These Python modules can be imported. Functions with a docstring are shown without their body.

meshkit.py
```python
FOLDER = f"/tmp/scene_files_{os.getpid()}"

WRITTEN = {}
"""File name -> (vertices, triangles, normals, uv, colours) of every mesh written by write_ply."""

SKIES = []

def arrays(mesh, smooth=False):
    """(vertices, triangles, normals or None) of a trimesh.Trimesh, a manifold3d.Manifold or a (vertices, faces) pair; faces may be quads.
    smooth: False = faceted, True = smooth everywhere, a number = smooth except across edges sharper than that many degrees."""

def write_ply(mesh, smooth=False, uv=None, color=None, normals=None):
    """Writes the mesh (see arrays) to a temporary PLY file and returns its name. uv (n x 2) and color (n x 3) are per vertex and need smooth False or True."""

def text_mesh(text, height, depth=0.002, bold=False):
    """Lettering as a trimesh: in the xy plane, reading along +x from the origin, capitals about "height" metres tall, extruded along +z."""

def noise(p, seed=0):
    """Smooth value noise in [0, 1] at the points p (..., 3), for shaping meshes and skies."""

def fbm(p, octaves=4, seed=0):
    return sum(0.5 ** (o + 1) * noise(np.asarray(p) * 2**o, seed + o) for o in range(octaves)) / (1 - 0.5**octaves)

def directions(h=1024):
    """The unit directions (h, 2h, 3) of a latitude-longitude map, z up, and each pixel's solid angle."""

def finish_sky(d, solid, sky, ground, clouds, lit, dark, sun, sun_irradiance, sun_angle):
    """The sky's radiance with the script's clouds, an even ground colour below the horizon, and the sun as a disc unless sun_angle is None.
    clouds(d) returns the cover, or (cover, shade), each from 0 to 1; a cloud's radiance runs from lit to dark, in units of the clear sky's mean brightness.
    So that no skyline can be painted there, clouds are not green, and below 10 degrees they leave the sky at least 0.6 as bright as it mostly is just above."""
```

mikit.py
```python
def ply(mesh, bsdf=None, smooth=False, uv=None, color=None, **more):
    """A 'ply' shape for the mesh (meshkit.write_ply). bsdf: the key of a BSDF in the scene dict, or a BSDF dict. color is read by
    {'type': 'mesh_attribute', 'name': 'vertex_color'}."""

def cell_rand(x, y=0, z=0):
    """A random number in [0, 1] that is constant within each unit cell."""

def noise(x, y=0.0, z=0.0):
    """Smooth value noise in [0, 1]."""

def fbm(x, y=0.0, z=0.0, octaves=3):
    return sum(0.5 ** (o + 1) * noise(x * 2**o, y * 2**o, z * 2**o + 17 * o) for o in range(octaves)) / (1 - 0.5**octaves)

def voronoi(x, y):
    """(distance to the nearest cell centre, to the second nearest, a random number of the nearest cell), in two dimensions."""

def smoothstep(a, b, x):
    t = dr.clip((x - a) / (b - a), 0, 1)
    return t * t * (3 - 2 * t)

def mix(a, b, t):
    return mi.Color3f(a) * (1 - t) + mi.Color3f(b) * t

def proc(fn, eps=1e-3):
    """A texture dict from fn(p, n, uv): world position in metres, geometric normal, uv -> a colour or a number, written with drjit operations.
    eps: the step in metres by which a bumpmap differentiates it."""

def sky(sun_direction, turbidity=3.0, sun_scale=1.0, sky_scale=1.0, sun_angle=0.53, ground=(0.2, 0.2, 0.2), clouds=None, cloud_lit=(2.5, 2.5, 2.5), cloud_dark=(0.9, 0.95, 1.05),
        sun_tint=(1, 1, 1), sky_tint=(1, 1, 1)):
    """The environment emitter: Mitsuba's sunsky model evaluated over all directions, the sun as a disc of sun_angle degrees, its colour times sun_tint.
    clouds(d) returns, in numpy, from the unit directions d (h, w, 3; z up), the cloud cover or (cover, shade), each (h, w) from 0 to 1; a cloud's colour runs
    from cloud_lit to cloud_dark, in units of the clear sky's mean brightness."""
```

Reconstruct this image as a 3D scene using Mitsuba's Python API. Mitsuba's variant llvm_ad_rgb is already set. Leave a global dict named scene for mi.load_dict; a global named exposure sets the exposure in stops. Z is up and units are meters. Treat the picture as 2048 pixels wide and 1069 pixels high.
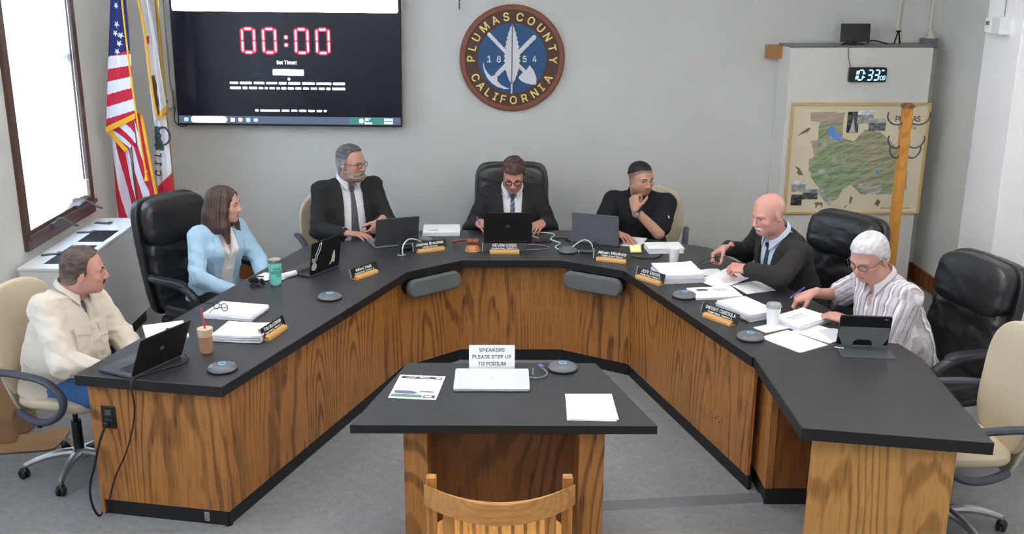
# A county boardroom: a U-shaped oak dais with seven people, a speakers' table, flags, a screen and a county seal.
import math, random
import numpy as np, trimesh, mitsuba as mi, drjit as dr
import manifold3d as m3
from shapely.geometry import Polygon, LineString, Point
from shapely import affinity
import mikit, meshkit
from mikit import proc, noise, fbm, smoothstep, mix, ply

random.seed(4); RNG = np.random.default_rng(4)
scene, labels = {}, {}
PITCH = math.radians(16.2)
CAM_H = 2.66
TM = mi.ScalarTransform4f
scene['camera'] = {'type': 'perspective', 'fov_axis': 'x', 'fov': math.degrees(2 * math.atan(1024 / 2050.0)),
    'principal_point_offset_x': (1024 - 985) / 2048.0, 'near_clip': 0.05, 'far_clip': 200.0,
    'to_world': TM().look_at(origin=[0, 0, CAM_H], target=[0, math.cos(PITCH), CAM_H - math.sin(PITCH)], up=[0, 0, 1])}
scene['sky'] = mikit.sky((0.55, -0.45, 0.70), turbidity=4.0, sun_scale=1.0, sky_scale=48.0, sky_tint=(1.12, 1.0, 0.86), ground=(0.35, 0.35, 0.33))
exposure = 1.22
LAMP = 6.0       # radiance of the ceiling fixtures' diffusers

# ------------------------------------------------------------------ helpers
def srgb(r, g, b):
    c = np.array([r, g, b], float) / 255
    return [float(x) for x in np.where(c < 0.04045, c / 12.92, ((c + 0.055) / 1.055) ** 2.4)]

def mat(key, rgb, rough=0.5, spec=0.5, two=True, **kw):
    col = rgb if isinstance(rgb, dict) else {'type': 'rgb', 'value': list(rgb)}
    b = {'type': 'principled', 'base_color': col, 'roughness': rough, 'specular': spec, **kw}
    scene[key] = {'type': 'twosided', 'bsdf': b} if two else b
    return key

VC = {'type': 'mesh_attribute', 'name': 'vertex_color'}
used = set()
def uniq(base):
    if base not in used:
        used.add(base); return base
    n = 1
    while f'{base}_{n:03d}' in used: n += 1
    used.add(f'{base}_{n:03d}'); return f'{base}_{n:03d}'

def tag(key, label=None, cat=None, group=None, kind=None):
    d = labels.setdefault(key, {})
    for k, v in (('label', label), ('category', cat), ('group', group), ('kind', kind)):
        if v: d[k] = v
    return key

def thing(name, label, cat, group=None):
    return tag(uniq(name), label, cat, group)

def obj(name, mesh, m, parent=None, smooth=30, M=None, label=None, kind=None, color=None, uv=None, **kw):
    key = uniq(f'{parent}__{name}' if parent else name)
    if isinstance(mesh, (list,)): mesh = cat(mesh)
    if M is not None: mesh = moved(mesh, M)
    if color is not None or uv is not None: smooth = True if smooth else False
    scene[key] = ply(mesh, m, smooth, uv=uv, color=color, **kw)
    if label or kind: tag(key, label, None, None, kind)
    return key

def solo(name, mesh, m, label, cat_, group=None, **kw):
    k = obj(name, mesh, m, **kw); tag(k, label, cat_, group); return k

def struct(name, mesh, m, **kw):
    k = obj(name, mesh, m, **kw); tag(k, kind='structure'); return k

def tri(mesh):
    if hasattr(mesh, 'to_mesh'):
        q = mesh.to_mesh(); return trimesh.Trimesh(q.vert_properties[:, :3], q.tri_verts, process=False)
    if isinstance(mesh, tuple):
        f = np.asarray(mesh[1])
        if f.shape[1] == 4: f = np.vstack([f[:, [0, 1, 2]], f[:, [0, 2, 3]]])
        return trimesh.Trimesh(np.asarray(mesh[0], float), f, process=False)
    return mesh

def cat(ms): return trimesh.util.concatenate([tri(m) for m in ms])

def moved(mesh, M):
    mesh = tri(mesh).copy(); mesh.apply_transform(np.asarray(M, float)); return mesh

def tr(x=0, y=0, z=0):
    M = np.eye(4); M[:3, 3] = (x, y, z); return M
def rz(deg): return trimesh.transformations.rotation_matrix(math.radians(deg), [0, 0, 1])
def rx(deg): return trimesh.transformations.rotation_matrix(math.radians(deg), [1, 0, 0])
def ry(deg): return trimesh.transformations.rotation_matrix(math.radians(deg), [0, 1, 0])
def sc(x, y=None, z=None): return np.diag([x, x if y is None else y, x if z is None else z, 1.0])

def box(sx, sy, sz, c=(0, 0, 0), ch=0.003):
    """A box with chamfered edges, centred at c."""
    h = np.array([sx, sy, sz]) / 2; ch = min(ch, 0.45 * h.min())
    if ch <= 0: return moved(trimesh.creation.box((sx, sy, sz)), tr(*c))
    pts = []
    for s in np.ndindex(2, 2, 2):
        s = np.array(s) * 2 - 1
        for k in range(3):
            q = h - ch; q[k] = h[k]; pts.append(s * q)
    m = trimesh.Trimesh(np.array(pts) + np.array(c)).convex_hull
    return m

def bx(x0, x1, y0, y1, z0, z1, ch=0.003):
    return box(x1 - x0, y1 - y0, z1 - z0, ((x0 + x1) / 2, (y0 + y1) / 2, (z0 + z1) / 2), ch)

def rbox(sx, sy, sz, r, c=(0, 0, 0), seg=16):
    r = min(r, 0.499 * min(sx, sy, sz))
    s = m3.Manifold.sphere(r, seg)
    ms = [s.translate([x * (sx / 2 - r), y * (sy / 2 - r), z * (sz / 2 - r)]) for x in (-1, 1) for y in (-1, 1) for z in (-1, 1)]
    return moved(tri(m3.Manifold.batch_hull(ms)), tr(*c))

def rrect(w, h, r, seg=6):
    return Polygon([(-w / 2 + r, -h / 2 + r), (w / 2 - r, -h / 2 + r), (w / 2 - r, h / 2 - r), (-w / 2 + r, h / 2 - r)]).buffer(r, quad_segs=seg)

def prism(poly, z0, z1, ch=0.0):
    """A polygon (shapely or points) extruded from z0 to z1, its top and bottom edges chamfered by ch."""
    if not hasattr(poly, 'area'): poly = Polygon(poly)
    if ch <= 0:
        return moved(trimesh.creation.extrude_polygon(poly, z1 - z0, engine='earcut'), tr(0, 0, z0))
    def ring(p): return np.array(p.exterior.coords)[:-1]
    p = ring(poly); q = poly.buffer(-ch, join_style=2)
    q = ring(q)
    if len(q) != len(p):
        return prism(poly, z0, z1)
    k = np.argmin(np.linalg.norm(q - p[0], axis=1)); q = np.roll(q, -k, 0)
    if np.linalg.norm(q[1] - p[1]) > np.linalg.norm(q[-1] - p[1]): q = np.vstack([q[:1], q[:0:-1]])
    n = len(p)
    rings = [np.c_[q, [z0] * n], np.c_[p, [z0 + ch] * n], np.c_[p, [z1 - ch] * n], np.c_[q, [z1] * n]]
    v = np.vstack(rings); f = []
    ccw = Polygon(p).exterior.is_ccw
    for r in range(3):
        for i in range(n):
            a, b = r * n + i, r * n + (i + 1) % n
            f += [[a, b, b + n], [a, b + n, a + n]]
    tv, tf = trimesh.creation.triangulate_polygon(Polygon(q), engine='earcut')
    for z, fl in ((z0, True), (z1, False)):
        o = len(v); v = np.vstack([v, np.c_[tv, [z] * len(tv)]])
        f += [list(t[::-1] + o) if fl else list(t + o) for t in tf]
    m = trimesh.Trimesh(v, np.array(f), process=True)
    trimesh.repair.fix_normals(m)
    return m

def tube(pts, r, seg=8, caps=True, closed=False):
    """A round tube along points; r one radius or one per point."""
    p = np.asarray(pts, float); n = len(p); r = np.broadcast_to(r, n)
    t = np.gradient(p, axis=0) if not closed else np.roll(p, -1, 0) - np.roll(p, 1, 0)
    t /= np.linalg.norm(t, axis=1, keepdims=True) + 1e-12
    u = np.cross(t[0], [0, 0, 1.0] if abs(t[0][2]) < 0.9 else [1.0, 0, 0]); u /= np.linalg.norm(u)
    v = []
    a = np.arange(seg) * 2 * np.pi / seg
    for i in range(n):
        u = u - t[i] * (u @ t[i]); u /= np.linalg.norm(u); w = np.cross(t[i], u)
        v.append(p[i] + r[i] * (np.cos(a)[:, None] * u + np.sin(a)[:, None] * w))
    v = np.vstack(v); f = []
    for i in range(n - (0 if closed else 1)):
        for j in range(seg):
            A, B = i * seg + j, i * seg + (j + 1) % seg
            C, D = ((i + 1) % n) * seg + j, ((i + 1) % n) * seg + (j + 1) % seg
            f += [[A, B, D], [A, D, C]]
    if caps and not closed:
        o = len(v); v = np.vstack([v, p[:1], p[-1:]])
        for j in range(seg):
            f += [[o, (j + 1) % seg, j], [o + 1, (n - 1) * seg + j, (n - 1) * seg + (j + 1) % seg]]
    return trimesh.Trimesh(v, np.array(f), process=False)

def spline(pts, n=24):
    from scipy.interpolate import CubicSpline
    p = np.asarray(pts, float); d = np.r_[0, np.cumsum(np.linalg.norm(np.diff(p, axis=0), axis=1))]
    return CubicSpline(d, p)(np.linspace(0, d[-1], n))

def lathe(prof, seg=32):
    """Profile of (radius, z) turned about z."""
    p = np.array(prof, float); a = np.arange(seg) * 2 * np.pi / seg
    v = np.stack([p[:, 0][:, None] * np.cos(a), p[:, 0][:, None] * np.sin(a), np.repeat(p[:, 1][:, None], seg, 1)], -1).reshape(-1, 3)
    f = []
    for i in range(len(p) - 1):
        for j in range(seg):
            A, B = i * seg + j, i * seg + (j + 1) % seg
            f += [[A, B, B + seg], [A, B + seg, A + seg]]
    m = trimesh.Trimesh(v, np.array(f), process=False); m.merge_vertices(); m.update_faces(m.nondegenerate_faces())
    return m

def grid(nu, nv, fn):
    """A sheet from fn(u, v) -> (.., 3) with u, v in 0..1; returns mesh, u, v."""
    u, v = np.meshgrid(np.linspace(0, 1, nu), np.linspace(0, 1, nv), indexing='ij')
    u, v = u.ravel(), v.ravel()
    p = fn(u, v); i = np.arange(nu * nv).reshape(nu, nv)
    a, b, c, d = i[:-1, :-1].ravel(), i[1:, :-1].ravel(), i[1:, 1:].ravel(), i[:-1, 1:].ravel()
    return trimesh.Trimesh(p, np.vstack([np.c_[a, b, c], np.c_[a, c, d]]), process=False), u, v

def thick(mesh, t):
    """Gives a sheet a thickness t behind its normals."""
    n = mesh.vertex_normals; k = len(mesh.vertices)
    v = np.vstack([mesh.vertices, mesh.vertices - n * t]); f = [mesh.faces, mesh.faces[:, ::-1] + k]
    e = mesh.edges; s = np.sort(e, axis=1)
    _, idx, cnt = np.unique(s, axis=0, return_index=True, return_counts=True)
    b = e[idx[cnt == 1]]
    f += [np.c_[b[:, 1], b[:, 0], b[:, 0] + k], np.c_[b[:, 1], b[:, 0] + k, b[:, 1] + k]]
    return trimesh.Trimesh(v, np.vstack(f), process=False)

def text(s, height, depth=0.001, bold=False, center=True, width=None):
    m = meshkit.text_mesh(s, height, depth, bold)
    b = m.bounds
    if width: m.apply_transform(sc(width / (b[1][0] - b[0][0]), 1, 1)); b = m.bounds
    if center: m.apply_translation([-(b[0][0] + b[1][0]) / 2, 0, 0])
    return m

def frame(o, x, y):
    """Matrix with origin o, x axis along x, y axis as near y as may be."""
    x = np.asarray(x, float); x /= np.linalg.norm(x); y = np.asarray(y, float); z = np.cross(x, y); z /= np.linalg.norm(z); y = np.cross(z, x)
    M = np.eye(4); M[:3, 0], M[:3, 1], M[:3, 2], M[:3, 3] = x, y, z, o; return M

def in_poly(poly, x, y):
    from shapely import contains_xy
    return contains_xy(poly, x, y)

# ------------------------------------------------------------------ materials
def oak(light, dark, along='z', scale=1.0):
    L, D = srgb(*light), srgb(*dark)
    def fn(p, n, uv):
        if along == 'z': a, b, g = p.x, p.y, p.z
        elif along == 'x': a, b, g = p.z, p.y, p.x
        else: a, b, g = p.z, p.x, p.y
        a, b, g = a * scale, b * scale, g * scale
        w = fbm(a * 2.6 + 3, b * 2.6, g * 0.33, 2)
        rings = dr.sin(w * 150.0 + 2.5 * noise(a * 30, b * 30, g * 5))
        rings = smoothstep(0.15, 0.95, rings) * smoothstep(0.12, 0.6, noise(a * 4 + 9, b * 4, g * 1.2))
        pores = smoothstep(0.55, 0.85, noise(a * 190, b * 190, g * 9)) * 0.30
        tone = 0.40 * fbm(a * 45, b * 45, g * 1.6, 2)
        t = dr.clip(0.52 * rings + pores + tone, 0, 1)
        return mix(L, D, t)
    return proc(fn)

mat('oak_panel', oak((164, 110, 58), (82, 48, 22)), 0.38, 0.5)
mat('oak_dark', oak((128, 78, 40), (66, 36, 18)), 0.4, 0.5)
mat('oak_light', oak((180, 132, 74), (122, 82, 42)), 0.38, 0.5)
mat('oak_blond', oak((176, 122, 64), (130, 84, 40), scale=1.6), 0.35, 0.5)
mat('oak_rail', oak((178, 126, 70), (138, 92, 48), along='x', scale=1.6), 0.35, 0.5)
mat('oak_seat', oak((182, 126, 64), (140, 92, 44), along='y', scale=1.6), 0.35, 0.5)
mat('walnut', srgb(96, 52, 38), 0.35)
mat('laminate', srgb(46, 47, 50), 0.42, 0.45)
mat('laminate_edge', srgb(24, 24, 26), 0.4, 0.4)
mat('black_plinth', srgb(22, 22, 24), 0.5)
def carpet_fn(p, n, uv):
    a = noise(p.x * 420, p.y * 420, 0); b = fbm(p.x * 40, p.y * 40, 1.0, 3); c = fbm(p.x * 1.4, p.y * 1.4, 5.0, 2)
    return mix(srgb(104, 105, 107), srgb(140, 140, 142), dr.clip(0.45 * a + 0.4 * b + 0.25 * c, 0, 1))
mat('carpet', proc(carpet_fn), 0.95, 0.1)
def wall_fn(p, n, uv):
    b = fbm(p.x * 1.2, p.y * 1.2, p.z * 1.2, 2)
    return mix(srgb(210, 210, 206), srgb(217, 217, 213), b)
mat('wall_paint', proc(wall_fn), 0.75, 0.25)
mat('white_paint', srgb(246, 245, 246), 0.5, 0.4)
mat('ceiling_paint', srgb(243, 243, 240), 0.9, 0.1)
mat('window_wood', srgb(70, 46, 36), 0.4)
mat('white_metal', srgb(222, 224, 224), 0.4)
mat('beige_plastic', srgb(206, 203, 190), 0.5)
mat('black_plastic', srgb(20, 20, 22), 0.4)
mat('matte_black', srgb(14, 14, 15), 0.7)
mat('dark_grey', srgb(62, 66, 70), 0.5)
mat('grey_fabric', srgb(92, 96, 98), 0.85, 0.2)
mat('mid_grey', srgb(104, 107, 112), 0.42)
mat('chrome', srgb(205, 205, 205), 0.25, metallic=1.0)
mat('brushed', srgb(190, 190, 192), 0.35, metallic=0.9)
mat('silver_case', srgb(196, 198, 202), 0.35, metallic=0.35)
mat('paper', srgb(238, 238, 240), 0.8, 0.2)
mat('paper_edge', srgb(214, 214, 220), 0.9, 0.1)
mat('ink', srgb(30, 30, 34), 0.7)
mat('grey_ink', srgb(120, 122, 128), 0.7)
mat('white_ink', srgb(235, 235, 235), 0.6)
mat('gold', srgb(206, 158, 52), 0.4, metallic=0.25)
mat('brass', srgb(200, 160, 80), 0.3, metallic=0.8)
mat('black_leather', srgb(22, 23, 26), 0.36, 0.6)
mat('cream_leather', srgb(192, 178, 154), 0.5, 0.4)
mat('arm_grey', srgb(58, 62, 74), 0.45)
mat('vertex', VC, 0.8, 0.2)
mat('vertex_gloss', VC, 0.4, 0.4)
scene['pane_glass'] = {'type': 'thindielectric'}
scene['curtain_cloth'] = {'type': 'principledthin', 'base_color': {'type': 'rgb', 'value': [0.93, 0.94, 0.96]}, 'roughness': 0.9, 'diff_trans': 1.25, 'spec_trans': 0.0}
def glow(rgb, k=1.0): return {'type': 'area', 'radiance': {'type': 'rgb', 'value': [float(c * k) for c in rgb]}}
# ------------------------------------------------------------------ lamps of the room: pendant diffusers hung from the ceiling
XL, XR, YB, YF, ZC = -3.1, 3.75, 8.8, -3.2, 3.45
spots = [(x, y) for y in (-1.0, 2.3, 5.4) for x in (-1.6, 0.35, 2.3)]
names = ['left', 'middle', 'right']; rows = ['nearest the front wall', 'above the open floor', 'above the dais']
for i, (x, y) in enumerate(spots):
    k = thing('pendant_light', f'white pendant light, {names[i % 3]} one of the row {rows[i // 3]}', 'ceiling light', 'pendant lights')
    obj('diffuser', rbox(0.26, 1.25, 0.14, 0.06, (x, y, ZC - 0.60)), 'white_paint', k, emitter=glow((1.0, 0.985, 0.955), LAMP))
    for s_ in (-1, 1): obj('rod', tube([(x, y + 0.45 * s_, ZC - 0.55), (x, y + 0.45 * s_, ZC)], 0.008, 8), 'white_metal', k)
    obj('canopy', bx(x - 0.06, x + 0.06, y - 0.5, y + 0.5, ZC - 0.02, ZC), 'white_metal', k)

# ------------------------------------------------------------------ the room
struct('floor', bx(XL - 0.2, XR + 0.2, YF - 0.2, YB + 0.2, -0.1, 0.0, 0), 'carpet', smooth=False)
struct('ceiling', bx(XL - 0.2, XR + 0.2, YF - 0.2, YB + 0.2, ZC, ZC + 0.1, 0), 'ceiling_paint', smooth=False)
struct('wall_back', bx(XL - 0.2, XR + 0.2, YB, YB + 0.2, 0, ZC, 0), 'wall_paint', smooth=False)
struct('wall_front', bx(XL - 0.2, XR + 0.2, YF - 0.2, YF, 0, ZC, 0), 'wall_paint', smooth=False)
struct('wall_right', bx(XR, XR + 0.2, YF, YB, 0, ZC, 0), 'wall_paint', smooth=False)
WY = [(6.56, 7.74), (3.5, 4.68), (0.3, 1.48), (-2.2, -1.0)]     # the windows of the left wall
WZ0, WZ1 = 0.86, 3.2
wl = [bx(XL - 0.2, XL, YF, YB, 0, WZ0, 0), bx(XL - 0.2, XL, YF, YB, WZ1, ZC, 0)]
ys = [YB] + [y for w in WY for y in (w[1], w[0])] + [YF]
for a, b in zip(ys[::2], ys[1::2]): wl.append(bx(XL - 0.2, XL, b, a, WZ0, WZ1, 0))
struct('wall_left', wl, 'wall_paint', smooth=False)
struct('pillar', bx(3.40, XR, 6.74, 7.24, 0, ZC, 0.004), 'white_paint')
for nm, m in (('baseboard_back', bx(XL, XR, YB - 0.02, YB, 0, 0.15, 0.004)), ('baseboard_left', bx(XL, XL + 0.02, 7.7, YB - 0.02, 0, 0.15, 0.004)),
              ('baseboard_right', bx(XR - 0.02, XR, YF, YB - 0.02, 0, 0.15, 0.004))):
    struct(nm, m, 'oak_dark')
for i, (y0, y1) in enumerate(WY):
    k = uniq(f'window_{i + 1}'); tag(k, kind='structure')
    x0, x1 = XL - 0.14, XL + 0.03
    t = 0.055
    obj('window_frame', cat([bx(x0, x1, y0 - 0.01, y0 + t, WZ0, WZ1), bx(x0, x1, y1 - t, y1 + 0.01, WZ0, WZ1), bx(x0, x1, y0 + t, y1 - t, WZ1 - t, WZ1),
        bx(x0, x1, y0 + t, y1 - t, WZ0, WZ0 + 0.13)]), 'window_wood', k)
    obj('window_sill', bx(x1 - 0.01, x1 + 0.02, y0 - 0.01, y1 + 0.01, WZ0 + 0.075, WZ0 + 0.105), 'window_wood', k)
    obj('sash_rail', bx(x0 + 0.05, x0 + 0.09, y0 + t, y1 - t, 2.02, 2.08), 'window_wood', k)
    for z0, z1 in ((WZ0 + 0.13, 2.02), (2.08, WZ1 - t)):
        p, _, _ = grid(2, 2, lambda u, v: np.c_[0 * u + x0 + 0.07, y0 + t + (y1 - y0 - 2 * t) * u, z0 + (z1 - z0) * v])
        obj('pane', p, 'pane_glass', k, smooth=False)
    if i == 0:
        for j, (yy, zz, tl) in enumerate([(6.95, WZ0 + 0.10, 0), (7.42, WZ0 + 0.12, 1)]):     # crank handles on the sill
            obj('crank_handle', cat([tube(spline([(x1 + 0.02, yy, zz), (x1 + 0.06, yy + 0.02, zz + 0.03), (x1 + 0.12, yy + 0.03, zz - 0.01), (x1 + 0.16, yy + 0.05, zz - 0.03)], 10), 0.008), bx(x1 - 0.01, x1 + 0.03, yy - 0.05, yy + 0.05, zz - 0.03, zz + 0.01)]), 'dark_grey', k)
    # sheer curtain, gathered in pleats, its hem uneven
    def cur(u, v, y0=y0, y1=y1, i=i):
        y = y0 + 0.075 + (y1 - y0 - 0.14) * u
        hem = WZ0 + 0.11 + 0.05 * meshkit.noise(np.c_[u * 9 + i, 0 * u, 0 * u]) + 0.07 * (1 - u)
        z = WZ1 - 0.08 + (hem - WZ1 + 0.08) * v
        a = 0.016 * np.sin(u * 2 * np.pi * 17 + 1.5 * np.sin(9 * u)) * (0.5 + 0.6 * v) + 0.014 * meshkit.noise(np.c_[u * 14, v * 3, 0 * u + i])
        return np.c_[XL - 0.022 + a, y, z]
    m, u, v = grid(150, 24, cur)
    solo('curtain', m, 'curtain_cloth', ['sheer white curtain glowing over the window beside the flags', 'sheer white curtain on the second window of the left wall',
        'sheer white curtain on the third window of the left wall', 'sheer white curtain on the window nearest the front wall'][i], 'curtain', smooth=True)
tag(obj('blind_cord', [tube([(XL + 0.036, 7.62, 2.6), (XL + 0.036, 7.60, 1.32)], 0.003, 6), bx(XL + 0.02, XL + 0.05, 7.575, 7.625, 1.02, 1.14), tube([(XL + 0.036, 7.60, 1.32), (XL + 0.036, 7.6, 1.12)], 0.003, 6)], 'beige_plastic'), 'pale cord with a white pull hanging beside the curtain', 'cord')
# ------------------------------------------------------------------ convector cabinet under the window
k = thing('heater_cabinet', 'white metal heater cabinet with black top grilles under the window', 'heater')
C0, C1 = 6.30, 7.68
obj('casing', [bx(-3.04, -2.70, C0, C1, 0.10, 0.80, 0.006)], 'white_metal', k)
obj('top_rim', [bx(-3.045, -2.692, C0 - 0.008, C1 + 0.006, 0.80, 0.822, 0.005)], 'white_metal', k)
obj('plinth', [bx(-3.0, -2.73, C0 + 0.03, C1 - 0.02, 0, 0.10, 0)], 'black_plinth', k)
for y0, y1 in ((6.40, 6.86), (6.96, 7.28)):
    g = obj('grille', [bx(-2.915, -2.735, y0, y1, 0.818, 0.8235, 0)], 'matte_black', k)
    obj('grille_bar', [bx(-2.910 + 0.018 * q, -2.906 + 0.018 * q, y0 + 0.005, y1 - 0.005, 0.8235, 0.8265, 0) for q in range(10)], 'black_plastic', g, kind='stuff')
for q, (x, y, a) in enumerate([(-2.955, 6.62, 20), (-2.95, 7.22, 5), (-2.93, 7.50, -10)]):
    solo('tie_strap', moved(cat([box(0.13, 0.035, 0.006, (0, 0, 0)), box(0.03, 0.05, 0.01, (0.05, 0, 0.004))]), tr(x, y, 0.826) @ rz(a)), 'dark_grey',
         ['grey strap lying on the near end of the heater cabinet', 'grey strap lying beside the far grille of the heater cabinet', 'grey strap lying on the far corner of the heater cabinet'][q], 'strap')
# tan paper bag slumped against the left wall
def bag(u, v):
    a = u * 2 * np.pi; s = 1 - 0.32 * v ** 2 + 0.06 * np.sin(5 * a + 4 * v)
    sq = 1 / np.maximum(np.abs(np.cos(a)), np.abs(np.sin(a))) ** 0.6
    return np.c_[-2.92 + 0.15 * s * sq * np.cos(a) + 0.05 * v, 5.62 + 0.20 * s * sq * np.sin(a), 0.001 + 0.42 * v + 0.05 * v * np.sin(3 * a)]
mat('kraft', srgb(148, 116, 88), 0.85, 0.2)
m, u, v = grid(44, 16, bag); n = meshkit.fbm(m.vertices * 14, 3) - 0.5; m.vertices += m.vertex_normals * (n * 0.05)[:, None]
kb = thing('paper_bag', 'crumpled brown bag slumped on the carpet behind the front cream chair', 'bag')
m.vertices[:, 2] = np.maximum(m.vertices[:, 2], 0.002); obj('body', thick(m, 0.004), 'kraft', kb)
m, u, v = grid(20, 14, lambda u, v: np.c_[-2.88 + 0.36 * u, 5.30 + 0.25 * v + 0.06 * u, 0.008 + 0.03 * meshkit.noise(np.c_[u * 4, v * 4, 0 * u])])
obj('flap', thick(m, 0.004), 'kraft', kb)

# ------------------------------------------------------------------ wall screen
k = thing('wall_screen', 'large black television on the back wall showing a red 00:00 timer', 'television')
TV = tr(-1.716, 8.68, 1.383) @ ry(0.6)        # local: x right, z up from the bottom edge, front at y = 0
TW, TH = 1.90, 1.085
obj('casing', moved(box(TW, 0.055, TH, (0, 0.031, TH / 2), 0.006), TV), 'black_plastic', k)
obj('wall_mount', bx(-2.05, -1.35, 8.735, 8.80, 1.7, 2.2), 'black_plastic', k)
scene['screen_glass'] = {'type': 'twosided', 'bsdf': {'type': 'roughplastic', 'diffuse_reflectance': {'type': 'rgb', 'value': [0.004, 0.005, 0.008]}, 'alpha': 0.05, 'int_ior': 1.45}}
def face(x0, x1, z0, z1, lift): return moved(box(x1 - x0, 0.0008, z1 - z0, ((x0 + x1) / 2, -lift, (z0 + z1) / 2), 0), TV)
sg = obj('panel', face(-TW / 2 + 0.012, TW / 2 - 0.012, 0.016, TH - 0.012, 0.0010), 'screen_glass', k, smooth=False, emitter=glow((0.002, 0.0025, 0.005)))
WH = (1.3, 1.32, 1.36)
def flat(poly, lift=0.002, dep=0.0006): return moved(prism(poly, 0, dep), TV @ tr(0, -lift, 0) @ rx(90))
def rr(x0, x1, z0, z1, r): return affinity.translate(rrect(x1 - x0, z1 - z0, r), (x0 + x1) / 2, (z0 + z1) / 2)
bar = rr(-TW / 2 + 0.02, TW / 2 - 0.02, 0.94, TH + 0.02, 0.02).intersection(rr(-TW / 2, TW / 2, 0.5, TH - 0.014, 0.001))
obj('browser_bar', flat(bar), 'white_ink', sg, smooth=False, emitter=glow(WH, 1.1))
seg = Polygon([(-0.035, 0), (-0.024, 0.011), (0.024, 0.011), (0.035, 0), (0.024, -0.011), (-0.024, -0.011)])
vs = Polygon([(0, -0.048), (0.010, -0.037), (0.010, 0.037), (0, 0.048), (-0.010, 0.037), (-0.010, -0.037)])
def digit(halo, core):
    d = obj('timer_digit', cat(core), 'white_ink', sg, smooth=False, emitter=glow((1.15, 0.40, 0.40))); obj('timer_glow', cat(halo), 'black_plastic', k, smooth=False, emitter=glow((0.60, 0.015, 0.06)))
for cx in (-0.315, -0.140, 0.128, 0.302):
    qs = [affinity.translate(p, cx + dx, 0.708 + dz) for dx, dz, p in ((0, 0.095, seg), (0, -0.095, seg), (-0.049, 0.047, vs), (-0.049, -0.047, vs), (0.049, 0.047, vs), (0.049, -0.047, vs))]
    digit([flat(q.buffer(0.007), 0.0019) for q in qs], [flat(q.buffer(-0.003), 0.0028) for q in qs])
for dz in (0.03, -0.033):
    q = rr(-0.014, 0.010, 0.708 + dz - 0.012, 0.708 + dz + 0.012, 0.006); digit([flat(q.buffer(0.007), 0.0019)], [flat(q, 0.0028)])
def scr(s, h, x, z, width=None, lift=0.002): return moved(text(s, h, 0.0006, True, True, width), TV @ tr(x, -lift, z) @ rx(90))
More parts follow.
